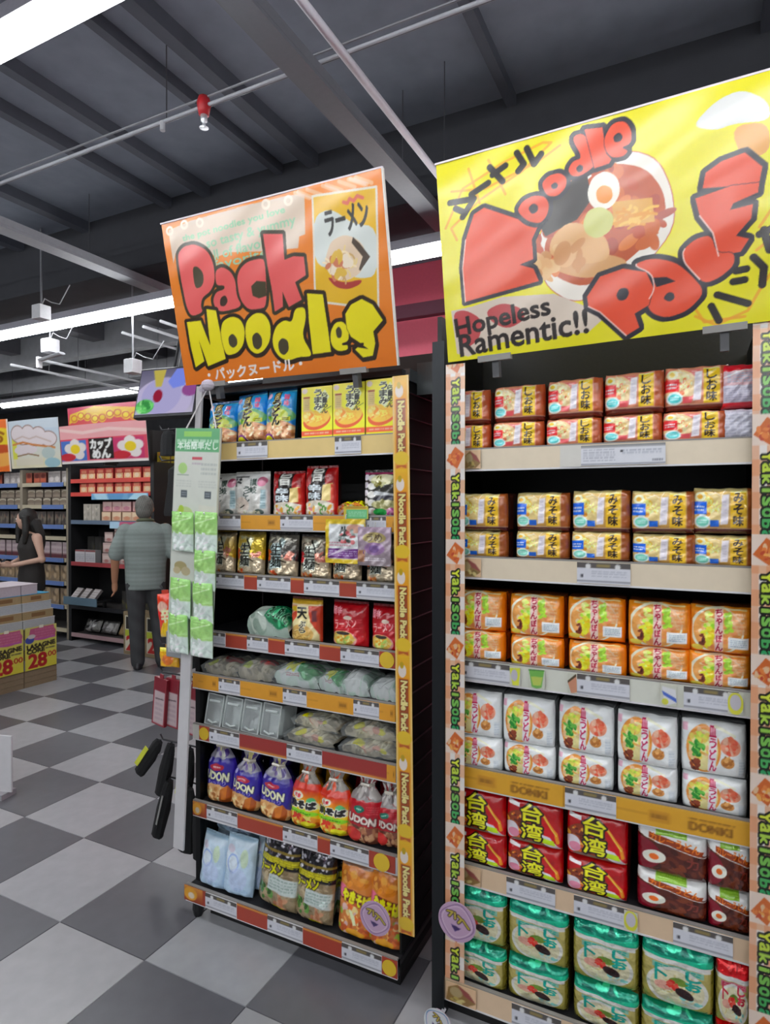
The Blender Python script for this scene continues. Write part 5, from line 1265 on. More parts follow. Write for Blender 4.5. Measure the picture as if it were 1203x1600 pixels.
hung('grey_box', MB().bbox(-.03, .03, -.03, .03, -.13, 0, '#6c7274'), 'card', 'dark grey boxed item hanging right of the white pole', 'box', -1.89, 1.96, 1.055, kids=[('box_label', MB().box(-.02, .02, -.032, -.0305, -.1, -.02, '#9da2a4'), 'paper'), ('hang_tab', MB().box(-.02, .02, -.002, .002, 0, .02, '#7c8082'), 'card')])
a = Art(24, 20, '#dca02c', 2); a.ell(.5, .4, .3, .25, '#c8702a'); a.rect(0, .8, 1, 1, '#d8c84a')
o = obj('snack_bag', pack_mesh('snack_bag', a, .11, .085, .03, 'pouch', '#c08a20', 1), 'film', None, 'small amber snack bag above the red edged cards', 'snack', loc=(-2.06, 1.99, .893), rot=(0, R(-4), 0))
obj('hang_tab', MB().box(-.02, .02, .014, .017, .08, .1, '#b8841c'), 'card', o)
ca = Art(26, 56, '#b9a6a8', 3); ca.rect(0, .72, 1, 1, '#7c1626'); ca.rect(0, 0, .1, 1, '#8c2430'); ca.rect(.9, 0, 1, 1, '#8c2430'); ca.rect(0, 0, 1, .04, '#8c2430'); ca.lines(.2, .1, .8, .5, 4, '#a08c94', .6); ca.line([(.2, .55), (.8, .57)], .02, '#3c2c34')
for i, (x, y, tl) in enumerate(((-2.09, 1.98, 6), (-2.03, 1.99, 3), (-1.895, 1.96, 3))):
    o = obj('red_edged_card', art_mesh('red_edged_card', ca, flat_fn(-.042, .042, 0, -.21, 0), '#8c2430', .014), 'card', None, 'red edged hanging card pack, %s from left' % ORD[i], 'card pack', 'red edged card packs', loc=(x, y, .845), rot=(0, R(tl), R(-6)))
    obj('hang_tab', MB().box(-.012, .012, .005, .008, 0, .018, '#8c2430'), 'card', o)
for i, (x, z, tl, h, tag) in enumerate(((-2.12, .555, 38, .2, True), (-2.05, .555, 16, .24, False), (-1.94, .555, 8, .25, True), (-1.84, .555, 2, .25, False))):
    hung('black_umbrella', soft(.06 if i < 3 else .10, .045, h, '#101012', .85, .6), 'cloth', 'black folded umbrella, %s from left in the hanging bunch%s' % (ORD[i], ', yellow tag' if tag else ''), 'umbrella', x, 2.0, z, rot=(0, R(tl), 0),
         kids=[('hang_loop', MB().tube([(-.008, 0, -.002), (0, 0, .014), (.008, 0, -.002)], .003, '#222226', 6), 'cloth')] + ([('yellow_tag', MB().box(-.034, -.012, -.028, -.024, -h * .8, -h * .25, '#c8cc3a'), 'card')] if tag else []))
for i, (x, tl) in enumerate(((-2.06, 16), (-1.93, 3), (-1.835, 0))):
    hung('black_umbrella', soft((.06, .09, .10)[i], .05, .27, '#0d0d0f', .9, .6), 'cloth', 'black umbrella low on the end of the left unit, %s from left' % ORD[i], 'umbrella', x, 2.0 - .02 * i, .395, rot=(0, R(tl), 0),
         kids=[('hang_loop', MB().tube([(-.008, 0, -.002), (0, 0, .014), (.008, 0, -.002)], .003, '#222226', 6), 'cloth'), ('tag', MB().box(.0, .008, -.03, -.026, -.2, -.06, '#8c8c88'), 'card')])

# ================================================================== BACK OF THE SHOP
def bg_unit(label, x0, x1, y, top, zs, frame, rail, group=None, depth=.4, cols=1, name='shelf_unit'):
    r = empty(name, label, 'shelving unit', group, loc=((x0 + x1) / 2, y + depth / 2, 0))
    wpart('back_panel', MB().box(x0, x1, y + depth - .02, y + depth, .04, top, '#1a1a1b'), 'black', r)
    w = (x1 - x0) / cols
    for k in range(cols + 1):
        x = x0 + k * w
        wpart('upright', MB().box(x - .025, x + .025, y, y + depth, 0, top, frame), 'paint', r)
    for k in range(cols):
        for z in zs:
            s = wpart('shelf', MB().box(x0 + k * w + .026, x0 + (k + 1) * w - .026, y + .01, y + depth - .021, z - .025, z, '#4a4644'), 'paint', r)
            obj('price_rail', MB().box(x0 + k * w + .027, x0 + (k + 1) * w - .027, y - .004, y + .009, z - .035, z + .012, rail if isinstance(rail, str) else rail[zs.index(z)]), 'card', s)
    return r
def items(name, art, back, x0, x1, y, z, n, h, d, label, cat, group, m='card', stack=1, gap=.012):
    w = (x1 - x0) / n - gap
    key = 'fill_%s_%d_%.3f_%.3f' % (name, id(art), w, h)
    me = bpy.data.meshes.get(key) or art_mesh(key, art, flat_fn(-w / 2, w / 2, 0, 0, h), back, d)
    for s in range(stack):
        for i in range(n):
            obj(name, me, m, None, '%s, %s from left' % (label, ORD[i]) if n > 1 else label, cat, group, loc=(x0 + (i + .5) * (w + gap), y + rt.uniform(0, .02), z + .0005 + s * (h + .001)))
def small_art(bgc, cols, seed, words=None, w=18, h=16, ink='#333'):
    a = Art(w, h, bgc, seed)
    a.food(.5, .45, .42, .4, cols, 8, .16)
    if words:
        a.text(words, .12, .3, .88, .7, rgb('#2a2420'), bold=1)
    return a
# red topped unit
ux0, ux1, uy = -6.64, -5.29, 4.9
bg_unit('black shelving unit with red and pink signs on top, beside the man', ux0, ux1, uy, 2.08, (.09, .42, .93, 1.42, 1.745, 1.90), '#18181a', ('#a88a8c', '#1c1c20', '#a04044', '#5c6c80', '#c8463c', '#c8463c'))
A1 = Art(20, 18, '#c43a34', 1); A1.rect(.1, .1, .9, .55, '#d8a878'); A1.rect(.2, .6, .8, .85, '#e08a6a'); A1.ell(.5, .35, .25, .18, '#d8c0a0')
for z, nm in ((1.746, 'lower'), (1.901, 'upper')):
    items('noodle_box', A1, '#8c2420', ux0 + .12, ux1 - .05, uy + .03, z, 8, .13, .12, 'red noodle box on the %s red-railed shelf below the pink sign' % nm, 'box', 'red boxes, %s shelf' % nm)
A2 = Art(20, 20, '#c99a98', 1); A2.rect(.1, .5, .9, .9, '#d6b4ae'); A2.ell(.5, .35, .3, .2, '#b87a88'); A2.rect(0, 0, 1, .08, '#8c5a5c')
A2b = Art(20, 20, '#c8a488', 2); A2b.rect(.1, .5, .9, .9, '#dcc4a4'); A2b.ell(.5, .35, .3, .2, '#c88a6a')
items('noodle_box', A2b, '#8c6a50', ux0 + .5, ux1 - .04, uy + .03, 1.42, 5, .11, .12, 'tan noodle box in the lower layer below the blue strip', 'box', 'tan boxes below the blue strip')
items('noodle_box', A2, '#8c5a5c', ux0 + .5, ux1 - .04, uy + .035, 1.532, 5, .115, .12, 'pink noodle box in the upper layer below the blue strip', 'box', 'pink boxes below the blue strip')
A3 = small_art('#a8a094', ['#bab4a8', '#8e8a80', '#c8c0b0'], 3, w=16, h=22)
items('noodle_cup', A3, '#7c766c', ux0 + .17, ux0 + .47, uy + .04, 1.42, 2, .2, .1, 'grey beige pouch left of the pink and tan boxes', 'noodle pack', 'grey beige pouches')
obj('blue_strip', art_mesh('blue_strip', small_art('#6fa4c8', ['#8cc0d8', '#a8d0e0', '#5c94c0'], 2, w=50, h=6), flat_fn(ux0 + .42, ux1 - .03, uy - .03, 1.67, 1.74), '#5c8cb0', .004), 'card', None, 'light blue shelf strip below the red boxes', 'shelf strip')
bs = obj('blue_strip', art_mesh('blue_strip', small_art('#7a9cc4', ['#a8c8dc', '#c05a78', '#8cb4d0'], 3, w=50, h=6), flat_fn(ux0 + .72, ux1 - .05, uy - .03, 1.345, 1.42), '#5c8cb0', .004), 'card', None, 'blue shelf strip with red spot below the tan boxes', 'shelf strip')
A4 = Art(18, 16, '#b9a09a', 1); A4.rect(.1, .4, .9, .8, '#d0bcb4'); A4.ell(.5, .3, .25, .14, '#a8706a'); A4.line([(0, .05), (1, .05)], .1, '#5c4844')
for s in range(3):
    items('cup_noodle', A4, '#7c6660', ux0 + .5 + .0 * s, ux1 - .1, uy + .03 + .02 * s, .931 + s * .122, 5, .12, .1, 'pale pink noodle cup box, %s layer of the waist-high stack' % ('bottom', 'middle', 'top')[s], 'box', 'pale pink cup boxes, %s layer' % ('bottom', 'middle', 'top')[s])
items('cup_noodle', A4, '#7c6660', ux0 + .68, ux1 - .3, uy + .06, .931 + .367, 2, .09, .1, 'pale pink noodle cup box crowning the waist-high stack', 'box', 'crowning cup boxes')
A5 = Art(16, 20, '#c4c2c4', 1); A5.lines(.1, .15, .9, .7, 4, '#8e8e98', .8); A5.rect(0, .85, 1, 1, '#8c4a4c')
items('white_pack', A5, '#8c8a8c', ux0 + .06, ux0 + .42, uy + .02, .931, 2, .15, .08, 'white boxed pack with grey print at the left of waist-high shelf', 'box', 'white boxed packs')
A6 = small_art('#2c2a28', ['#4a4430', '#5c5a2a', '#3a3834'], 5, w=20, h=14)
items('dark_pack', A6, '#1c1a1a', ux0 + .08, ux0 + .48, uy + .16, .931, 3, .30, .1, 'dark noodle pack in shadow behind the white boxed packs', 'noodle pack', 'dark packs behind white packs')
tr = empty('wire_tray', 'black tray with white packs in the red topped unit', 'tray', loc=(ux0 + .3, uy - .1, .47))
wpart('tray_bed', MB().box(ux0 + .06, ux0 + .62, uy - .12, uy + .1, .50, .515, '#1a1a1c'), 'black', tr)
wpart('tray_front', MB().box(ux0 + .06, ux0 + .62, uy - .13, uy - .12, .46, .55, '#5c7484'), 'card', tr)
wpart('tray_leg', MB().box(ux0 + .1, ux0 + .13, uy + .01, uy + .04, .42, .5, '#1a1a1c').box(ux0 + .55, ux0 + .58, uy + .01, uy + .04, .42, .5, '#1a1a1c'), 'black', tr)
A7 = Art(14, 16, '#a49c9a', 1); A7.lines(.1, .1, .9, .9, 4, '#cfc6c4', .9); A7.rect(0, 0, 1, .1, '#4a4444')
for i in range(3):
    o = obj('white_pack', bpy.data.meshes.get('tray_pack') or art_mesh('tray_pack', A7, flat_fn(-.06, .06, 0, 0, .16), '#7c7472', .03), 'film', None, 'grey white pack leaning in the black tray, %s from left' % ORD[i], 'noodle pack', 'packs in the black tray', loc=(ux0 + .16 + i * .15, uy - .09, .517), rot=(R(-42), 0, R(-6)))
A8 = small_art('#8c7a5c', ['#a8906a', '#6a5a44', '#b8a07c', '#c8b090'], 6, w=24, h=14)
for i in range(4):
    sh = i < 2
    aa = small_art('#5c5a58', ['#8c8a88', '#3c3a3a', '#a8a6a4'], 8 + i, w=20, h=12) if sh else A8
    obj('snack_bag', pack_mesh('snack_bag', aa, .26, .15, .08, 'pouch', '#4a4644' if sh else '#6a5a40', i), 'foil', None, ('silver and black' if sh else 'brown and tan') + ' bag on the lowest shelf, %s of its pair' % ('left' if i % 2 == 0 else 'right'), 'snack', loc=(ux0 + .25 + i * .29, uy + .06, .130), rot=(R(-25), 0, R(rt.uniform(-6, 6))))
items('dark_pack', A6, '#1c1a1a', ux0 + .75, ux1 - .06, uy + .1, .421, 3, .2, .12, 'dark noodle pack on the knee-high shelf right of the tray', 'noodle pack', 'dark packs right of the tray')

def bg_sign(x0, x1, y, z0, z1, art, label, tilt, back='#b8b0a8'):
    o = obj('shelf_sign', art_mesh('shelf_sign', art, lambda u, v: (x0 + (x1 - x0) * u, y - .1 * v * tilt - .02 * np.sin(u * 3.1), z0 + (z1 - z0) * v), back, .004), 'sign', None, label, 'sign')
    obj('sign_post', MB().box((x0 + x1) / 2 - .02, (x0 + x1) / 2 + .02, y + .006, y + .16, min(z0 - .03, 2.0505 if x0 < -6.68 and x1 < -6.6 else 2.0805), z0 + .08, '#2a2a2c'), 'metal', o)
    return o
a = Art(90, 50, '#d8404a', 3); a.grad('#d86a4a', '#c43058', .3, 1); a.poly([(.02, .62), (.3, .8), (.98, .62), (.98, .86), (.4, .98), (.04, .84)], '#d8b02c'); [a.ell(.1 + .1 * k, .74 + .05 * math.sin(k * 1.4), .06, .1, '#e2cc3c' if k % 2 else '#d8b828', 20 * k) for k in range(9)]; [a.ring(.1 + .1 * k, .74 + .05 * math.sin(k * 1.4), .05, .08, .7, '#c05a34') for k in range(9)]
bg_sign(ux0 + .04, ux1 - .1, uy - .02, 2.25, 2.74, a, 'red and yellow shelf sign standing behind the pink one', .3)
a = Art(100, 50, '#c8485c', 4); a.rect(0, .64, 1, 1, '#d89a9c'); a.line([(0, .9), (.3, .78), (.6, .84), (1, .74)], .08, '#dcb8b4'); a.rect(0, 0, 1, .07, '#d8d0cc')
for x, c in ((.17, '#4a6cb0'), (.8, '#b83a64')):
    a.rect(x - .16, .08, x + .16, .6, c)
    for q in range(5):
        an = q * 72 + 20; a.ell(x + .02 + .08 * math.cos(R(an)), .36 + .16 * math.sin(R(an)), .06, .12, '#d4ccc8')
    a.ell(x + .02, .38, .06, .12, '#d8bc2c'); a.ell(x - .08, .18, .1, .1, '#b8303a')
a.rect(.36, .1, .64, .62, '#2c2624'); a.text('カップ', .38, .36, .62, .6, '#dcdcd8', bold=2); a.text('めん', .4, .12, .6, .34, '#dcdcd8', bold=2)
bg_sign(ux0 + .0, ux1 + .05, uy - .09, 2.085, 2.52, a, 'pink and red shelf sign with yellow flowers above the red boxes', .4)
a = Art(84, 56, '#b9c3cc', 5); a.grad('#cfc6a8', '#aebccc', 0, .8); a.rect(.06, .05, .16, .62, '#c4c44a'); a.rect(.06, .05, .7, .2, '#ccc49c')
for x, y, rx, ry in ((.2, .72, .14, .16), (.42, .74, .12, .13), (.62, .68, .13, .14), (.8, .58, .14, .14), (.34, .62, .2, .12), (.6, .56, .2, .1)):
    a.ell(x, y, rx + .012, ry + .02, '#8a6a5c')
for x, y, rx, ry in ((.2, .72, .14, .16), (.42, .74, .12, .13), (.62, .68, .13, .14), (.8, .58, .14, .14), (.34, .62, .2, .12), (.6, .56, .2, .1)):
    a.ell(x, y, rx, ry, '#cdc2c4')
a.line([(.08, .5), (.3, .54), (.5, .48), (.9, .4)], .04, '#c07a44'); a.line([(.12, .6), (.3, .66), (.44, .6), (.58, .64), (.84, .52)], .03, '#b8a49c'); a.ell(.34, .38, .24, .1, '#cabfc2'); a.line([(.16, .26), (.4, .3), (.6, .25)], .025, '#7c5c40'); a.ell(.78, .3, .12, .12, '#a8b4b0'); a.rect(.12, .06, .68, .2, '#c8c0ac'); a.ell(.84, .1, .14, .1, '#8cacb4')
bg_sign(-7.63, -6.69, uy - .06, 2.06, 2.64, a, 'pale blue shelf sign with clouds of bubble lettering, far left', .5)
a = Art(60, 54, '#d86a2c', 6); a.ell(.7, .66, .5, .18, '#d2b82c'); a.text('お', .5, .55, .9, .8, '#8c5a1c', bold=2); a.ell(.7, .3, .5, .2, '#d89a4a'); a.ell(.8, .44, .3, .08, '#b04a24'); a.rect(.96, 0, 1, 1, '#d8ccc4')
bg_sign(-8.45, -7.66, uy - .05, 2.03, 2.68, a, 'orange and yellow shelf sign at the left edge', .5)
bx0, bx1 = -8.45, -6.7
bg_unit('brown framed shelving unit behind the woman in black', bx0, bx1, uy + .02, 2.05, (.12, .40, .68, .96, 1.22, 1.36 + .0, 1.60, 1.87), '#8c8272', '#b0a68e', cols=2)
B1 = Art(18, 14, '#8c4a3a', 1); B1.rect(.1, .2, .9, .5, '#b0543a'); B1.ell(.5, .7, .3, .2, '#6a2a24')
B2 = Art(18, 14, '#b0a8a4', 1); B2.lines(.1, .2, .9, .9, 3, '#8c8484', .7); B2.ell(.5, .4, .3, .2, '#c8c0bc')
B3 = Art(20, 16, '#6c5f54', 1); B3.ell(.5, .7, .44, .2, '#b8b09c'); B3.ell(.5, .6, .38, .16, '#7a6c5c'); B3.rect(.1, .1, .9, .4, '#8a7c6c')
B4 = Art(18, 14, '#4c4440', 1); B4.food(.5, .5, .45, .45, ['#5c504a', '#6c5448', '#3c3634', '#70685c'], 12, .2)
B5 = Art(18, 14, '#7c6c5a', 1); B5.food(.5, .5, .45, .45, ['#9a8468', '#5c4c3c', '#b0987a', '#8a7458'], 12, .2)
B6 = Art(18, 14, '#b0a0a0', 1); B6.rect(0, 0, 1, .3, '#5c3038'); B6.lines(.1, .4, .9, .9, 2, '#8c7880', .8)
cx = (bx0 + bx1) / 2
for c, (xa, xb) in enumerate(((bx0 + .04, cx - .04), (cx + .04, bx1 - .04))):
    bay = 'left bay' if c == 0 else 'right bay'
    yy = uy + .05
    xm = (xa + xb) / 2
    items('noodle_box', B1, '#4c2420', xa, xm - .01, yy, 1.87, 3, .14, .1, 'rust red box on the top shelf of the brown unit, %s' % bay, 'box', 'rust red boxes, %s' % bay)
    items('noodle_box', B2, '#7c7472', xm + .01, xb, yy, 1.87, 3, .15, .1, 'pale box on the top shelf of the brown unit, %s' % bay, 'box', 'pale boxes, %s' % bay)
    for s in range(2):
        items('noodle_bowl', B3, '#4c443c', xa, xb, yy + .01 * s, 1.60 + s * .102, 5, .10, .1, 'brown and white noodle bowl, %s layer, second shelf, %s' % (('lower', 'upper')[s], bay), 'bowl', 'noodle bowls, %s layer, %s' % (('lower', 'upper')[s], bay))
    items('dark_box', B4, '#2c2624', xa, xb, yy, 1.36, 6, .17, .1, 'dark brown box on the third shelf of the brown unit, %s' % bay, 'box', 'dark boxes third shelf, %s' % bay)
    items('pale_box', B6, '#6c5c60', xa, xb, yy, .96, 7, .2, .1, 'pinkish white box on the waist-high shelf of the brown unit, %s' % bay, 'box', 'pinkish boxes, %s' % bay)
    items('brown_box', B5, '#4c4034', xa, xb, yy, .68, 5, .2, .1, 'tan box on the knee-high shelf of the brown unit, %s' % bay, 'box', 'tan boxes knee-high, %s' % bay)
    items('brown_box', B5, '#4c4034', xa, xb, yy, .40, 5, .2, .1, 'tan box on the second lowest shelf of the brown unit, %s' % bay, 'box', 'tan boxes second lowest, %s' % bay)
    for z, nm in ((1.87, 'top'), (1.60, 'second'), (1.36, 'third'), (.96, 'waist-high'), (.68, 'knee-high'), (.40, 'second lowest')):
        obj('blue_card', MB().box(xb - .42, xb - .02, uy + .005, uy + .011, z - .04, z + .012, '#5c74a8'), 'card', None, 'blue shelf card on the %s rail of the brown unit, %s' % (nm, bay), 'shelf card')
# orange railed unit beyond the man
bg_unit('orange railed shelving unit beyond the man, half hidden', -5.8, -4.2, 5.36, 2.5, (.1, .5, .9, 1.3, 1.66, 2.02), '#2a2524', '#c86a30', cols=1)
C1 = Art(18, 18, '#c8a090', 1); C1.ell(.5, .4, .35, .3, '#dcc0a8'); C1.rect(.1, .75, .9, .95, '#b05a44')
C2 = Art(18, 18, '#c8b43a', 1); C2.ell(.5, .4, .35, .3, '#a8902c'); C2.rect(.1, .8, .9, .95, '#d8903a')
C3 = Art(18, 18, '#b8402c', 1); C3.ell(.5, .4, .35, .3, '#d8a03a'); C3.rect(.1, .75, .9, .95, '#d8c8b8')
for z, aa, nm in ((2.02, C2, 'yellow pack on the top orange rail'), (1.66, C1, 'pale pink pack on the second orange rail'), (1.3, C1, 'pale pink pack on the third orange rail'), (.9, C3, 'red pack on the fourth orange rail'), (.5, C3, 'red pack on the fifth orange rail'), (.1, C2, 'yellow pack on the lowest orange rail')):
    items('noodle_pack', aa, '#8c5a40', -5.76, -4.25, 5.40, z, 7, .22, .12, nm + ' beyond the man', 'noodle pack', nm)
# cartons with price cards behind the man
pc = Art(34, 50, '#d0cab4', 2); pc.rect(0, .42, 1, .6, '#b8c23a'); pc.text('2', .1, .04, .5, .42, '#b82420', bold=3); pc.text('8', .5, .04, .9, .42, '#b82420', bold=3); pc.rect(.06, .62, .34, .96, '#2a2622'); pc.lines(.4, .64, .94, .94, 3, '#3c3830', .8)
for i, x in enumerate((-5.38, -5.06, -4.74)):
    for s in range(2):
        o = empty('carton', 'brown carton on the floor beyond the man, %s from left, %s' % (ORD[i], ('bottom', 'top')[s]), 'carton', loc=(x, 4.722, s * .231))
        obj('carton_body', MB().bbox(-.155, .155, 0, .16, 0, .23, '#8c7a5c'), 'carton', o)
        obj('tape', MB().box(-.025, .025, -.001, .161, .2295, .231, '#a8946c'), 'paper', o)
    o = obj('price_card', art_mesh('price_card', pc, flat_fn(x - .12, x + .12, 4.717, .04, .42), '#c8c09c', .003), 'card', None, 'price card with red figures beyond the man, %s from left' % ORD[i], 'price card')
    obj('card_tape', MB().box(x - .02, x + .02, 4.7155, 4.7165, .405, .43, '#dcd8cc'), 'paper', o)

# carton pile on the left with yellow price cards
def carton(x0, x1, y0, y1, z0, z1, col, label, top=None, mark=None):
    o = empty('carton', label, 'carton', 'flat cartons of the left pile', loc=((x0 + x1) / 2, (y0 + y1) / 2, z0))
    wpart('carton_body', MB().bbox(x0, x1, y0, y1, z0, z1 - .004, col), 'carton', o)
    wpart('carton_lid', MB().bbox(x0 - .002, x1 + .002, y0 - .002, y1 + .002, z1 - .0038, z1 - .0005, top or col, .001), 'carton', o)
    if mark:
        wpart('printed_mark', MB().box(x1 + .0005, x1 + .002, y0 + .08, y1 - .08, z0 + .02, z1 - .02, mark), 'paper', o)
colsY = ((3.43, 3.738), (3.115, 3.425), (2.8, 3.11))
nmY = ('right column', 'middle column', 'left column')
for c, (ya, yb) in enumerate(colsY):
    z = 0
    for s in range(3):
        carton(-5.66, -5.25, ya, yb, z, z + .049, '#84735a', 'flat brown carton, %s from floor in the %s of pile' % (ORD[s], nmY[c])); z += .0495
    for s in range(4):
        carton(-5.66, -5.255, ya, yb - .005, z, z + .091, '#8f7c5c' if s % 2 else '#a09c98', 'carton behind the yellow price card, %s up, %s of pile' % (ORD[s], nmY[c])); z += .0915
    for s, (col, top, h, cut, mk) in enumerate((('#a8acac', '#c0c2c2', .078, .01, None), ('#9a8660', '#c4beb0', .074, .02, '#7c5c38'), ('#a8aeb0', '#c2c6c8', .074, .035, None), ('#a08a64', '#3f9ac0', .072, .05, '#7c5c38'), ('#b4aab0', '#c8bec4', .09, .16, None))):
        carton(-5.66, -5.262 - .006 * s, ya, yb - (cut if c == 0 else 0), z, z + h, col, '%s carton above the price card, %s up, %s of pile' % ('white' if mk is None else 'brown', ORD[s], nmY[c]), top, mk); z += h + .0005
pc = Art(60, 84, '#ccc65a', 2)
pc.grad('#d0c83a', '#c6c26c', 0, 1); pc.ell(.55, .82, .42, .16, '#b0587a'); pc.rect(.3, .68, .95, .78, '#b456a0'); pc.poly([(.1, .7), (.16, .96), (.9, .98), (.96, .72)], '#b4587c'); pc.lines(.3, .7, .9, .95, 4, '#c87894', .6); pc.ell(.14, .7, .14, .08, '#3c4a9c'); pc.ell(.2, .78, .12, .05, '#c8c0bc')
pc.text('LASAGNE', .06, .5, .94, .6, '#221e14', bold=2, rot=3); pc.text('CORE', .06, .39, .6, .48, '#221e14', bold=2, rot=3); pc.lines(.64, .42, .94, .48, 1, '#5c5a3a')
pc.text('28', .12, .05, .66, .36, '#a81c20', bold=4); pc.text('.00', .66, .24, .97, .36, '#a81c20', bold=1)
for c in range(3):
    ya, yb = colsY[c]
    o = obj('price_card', art_mesh('price_card', pc, flat_fn(-.148, .148, 0, 0, .375), '#b8b050', .003), 'card', None, 'yellow price card reading 28 on the carton pile, %s from right' % ORD[c], 'price card', loc=(-5.24, (ya + yb) / 2 - .004, .15), rot=(0, 0, R(90)))
    obj('card_tape', MB().box(-.02, .02, -.0012, -.0002, .36, .385, '#d8d4c0'), 'paper', o)
# white board standing at the left edge
o = empty('poster_board', 'white board corner standing on the floor at the left edge', 'board', loc=(-3.6, 2.05, 0), rot=(0, 0, R(14)))
obj('board_sheet', MB().bbox(-.26, .262, -.006, .006, .03, .34, '#c8c6c8', .003), 'card', o)
obj('board_foot', MB().box(-.26, .24, -.05, .05, 0, .03, '#9a989c'), 'paint', o)

# ================================================================== PEOPLE
def baked(name, mb, voxel, colfn, m, parent, label=None, smooth_it=5):
    """fuse the overlapping tapered forms into one continuous skin"""
    me = mb.mesh('raw')
    t = bpy.data.objects.new('raw', me); COL.objects.link(t)
    r = t.modifiers.new('fuse', 'REMESH'); r.mode = 'VOXEL'; r.voxel_size = voxel
    s = t.modifiers.new('soft', 'SMOOTH'); s.iterations = smooth_it; s.factor = .5
    bpy.context.view_layer.update()
    new = bpy.data.meshes.new_from_object(t.evaluated_get(bpy.context.evaluated_depsgraph_get()))
    bpy.data.objects.remove(t); bpy.data.meshes.remove(me)
    new.name = name
    co = np.empty(len(new.vertices) * 3); new.vertices.foreach_get('co', co); co = co.reshape(-1, 3)
    for at in list(new.color_attributes):
        new.color_attributes.remove(at)
    at = new.color_attributes.new('Col', 'FLOAT_COLOR', 'POINT')
    at.data.foreach_set('color', np.hstack([colfn(co), np.ones((len(co), 1))]).astype(np.float32).ravel())
    new.polygons.foreach_set('use_smooth', [True] * len(new.polygons))
    new.materials.clear()
    return obj(name, new, m, parent, label)
flatc = lambda c: (lambda co: np.tile(lin(c), (len(co), 1)))
def torso(mb, zs, col, grow=0):
    """zs: list of (z, half width, half depth, y)"""
    mb.loft([[((w + grow) * math.cos(q * math.pi / 9), y + (d + grow) * math.sin(q * math.pi / 9), z) for q in range(18)] for z, w, d, y in zs], col)
def limb(mb, pts, rad, col):
    mb.tube(pts, rad, col, 12)
    for p, r in zip(pts, rad):
        mb.sph(p, r * .98, col, 10, 8)
def hand(mb, wrist, dirv, side, col, curl=.5):
    """palm, four unequal curled fingers and a thumb leaving the palm's side"""
    d = Vector(dirv).normalized(); s = Vector(side).normalized(); nrm = d.cross(s).normalized(); w = Vector(wrist)
    limb(mb, [w, w + d * .045, w + d * .085], [.024, .03, .028], col)
    for k, ln in enumerate((.068, .078, .074, .058)):
        b = w + d * .082 + s * (.027 - k * .018)
        p1 = b + d * ln * .45 - nrm * ln * .1 * curl; p2 = p1 + d * ln * .35 - nrm * ln * .4 * curl; p3 = p2 + d * ln * .2 - nrm * ln * .45 * curl
        mb.tube([b, p1, p2, p3], [.0095, .009, .0085, .006], col, 8)
    t0 = w + d * .03 + s * .022
    t1 = t0 + s * .028 + d * .028 - nrm * .008
    mb.tube([t0, t1, t1 + d * .03 - nrm * .01], [.013, .011, .008], col, 8)
def head(mb, c, r, col, yaw=0):
    x, y, z = c
    def w(dx, dy, dz):
        return (x + dx * r * math.cos(yaw) - dy * r * math.sin(yaw), y + dx * r * math.sin(yaw) + dy * r * math.cos(yaw), z + dz * r)
    mb.sph((x, y, z), (r * .83, r * .98, r * 1.12), col, 16, 12)
    mb.sph(w(0, .28, -.55), (r * .58, r * .62, r * .6), col, 12, 8)          # jaw
    mb.tube([w(0, .92, .1), w(0, 1.1, -.2), w(0, .95, -.28)], [r * .1, r * .16, r * .13], col, 8)   # nose
    for s in (-1, 1):
        mb.sph(w(s * .84, -.02, -.08), (r * .1, r * .2, r * .3), col, 8, 6)   # ears
def face(parent, c, r, yaw=0):
    x, y, z = c
    def w(dx, dy, dz):
        return (x + dx * r * math.cos(yaw) - dy * r * math.sin(yaw), y + dx * r * math.sin(yaw) + dy * r * math.cos(yaw), z + dz * r)
    for s in (-1, 1):
        obj('eye', MB().sph(w(s * .34, .86, .06), (r * .13, r * .12, r * .09), '#e8e4e0').sph(w(s * .34, .95, .06), (r * .06, r * .06, r * .07), '#1c1410'), 'skin', parent)
        obj('eyebrow', MB().tube([w(s * .18, .93, .28), w(s * .36, .93, .33), w(s * .54, .8, .27)], r * .04, '#2a2420', 6), 'hair', parent)
    obj('mouth', MB().tube([w(-.24, .82, -.55), w(0, .92, -.53), w(.24, .82, -.55)], [r * .03, r * .07, r * .03], '#8c4a44', 8), 'skin', parent)

# --- man seen from behind
man = empty('person', 'grey haired man seen from behind in a grey-green polo shirt and dark trousers', 'person', loc=(-4.875, 4.43, 0), rot=(0, 0, R(47)))
SK = '#a9775a'
HC = (-.01, .03, 1.575); HR = .1
b = MB()
torso(b, [(.80, .15, .10, 0), (.95, .17, .11, 0), (1.1, .165, .105, .0), (1.25, .185, .11, -.01), (1.36, .19, .10, -.01), (1.42, .12, .075, 0), (1.46, .06, .06, .0)], SK)
limb(b, [(0, 0, 1.42), (-.005, .015, 1.5)], [.062, .055], SK); head(b, HC, HR, SK)
LH, LK, LA = (-.09, 0, .86), (-.085, .02, .47), (-.075, -.02, .09)
RH, RK, RA = (.09, 0, .86), (.115, .05, .47), (.15, .0, .09)
for H_, K_, A_ in ((LH, LK, LA), (RH, RK, RA)):
    limb(b, [H_, K_, A_], [.088, .06, .042], SK)
    limb(b, [A_, (A_[0], A_[1] + .14, .035)], [.045, .035], SK)
for s, el, wr_ in ((-1, (-.275, -.03, 1.10), (-.285, .05, .86)), (1, (.27, -.02, 1.10), (.27, .09, .88))):
    limb(b, [(s * .185, -.005, 1.37), el, wr_], [.06, .045, .03], SK)
    hand(b, wr_, (0, .12, -1), (0, 1, .12), SK)
baked('body', b, .0085, flatc(SK), 'skin', man, 'tanned skin')
face(man, HC, HR)
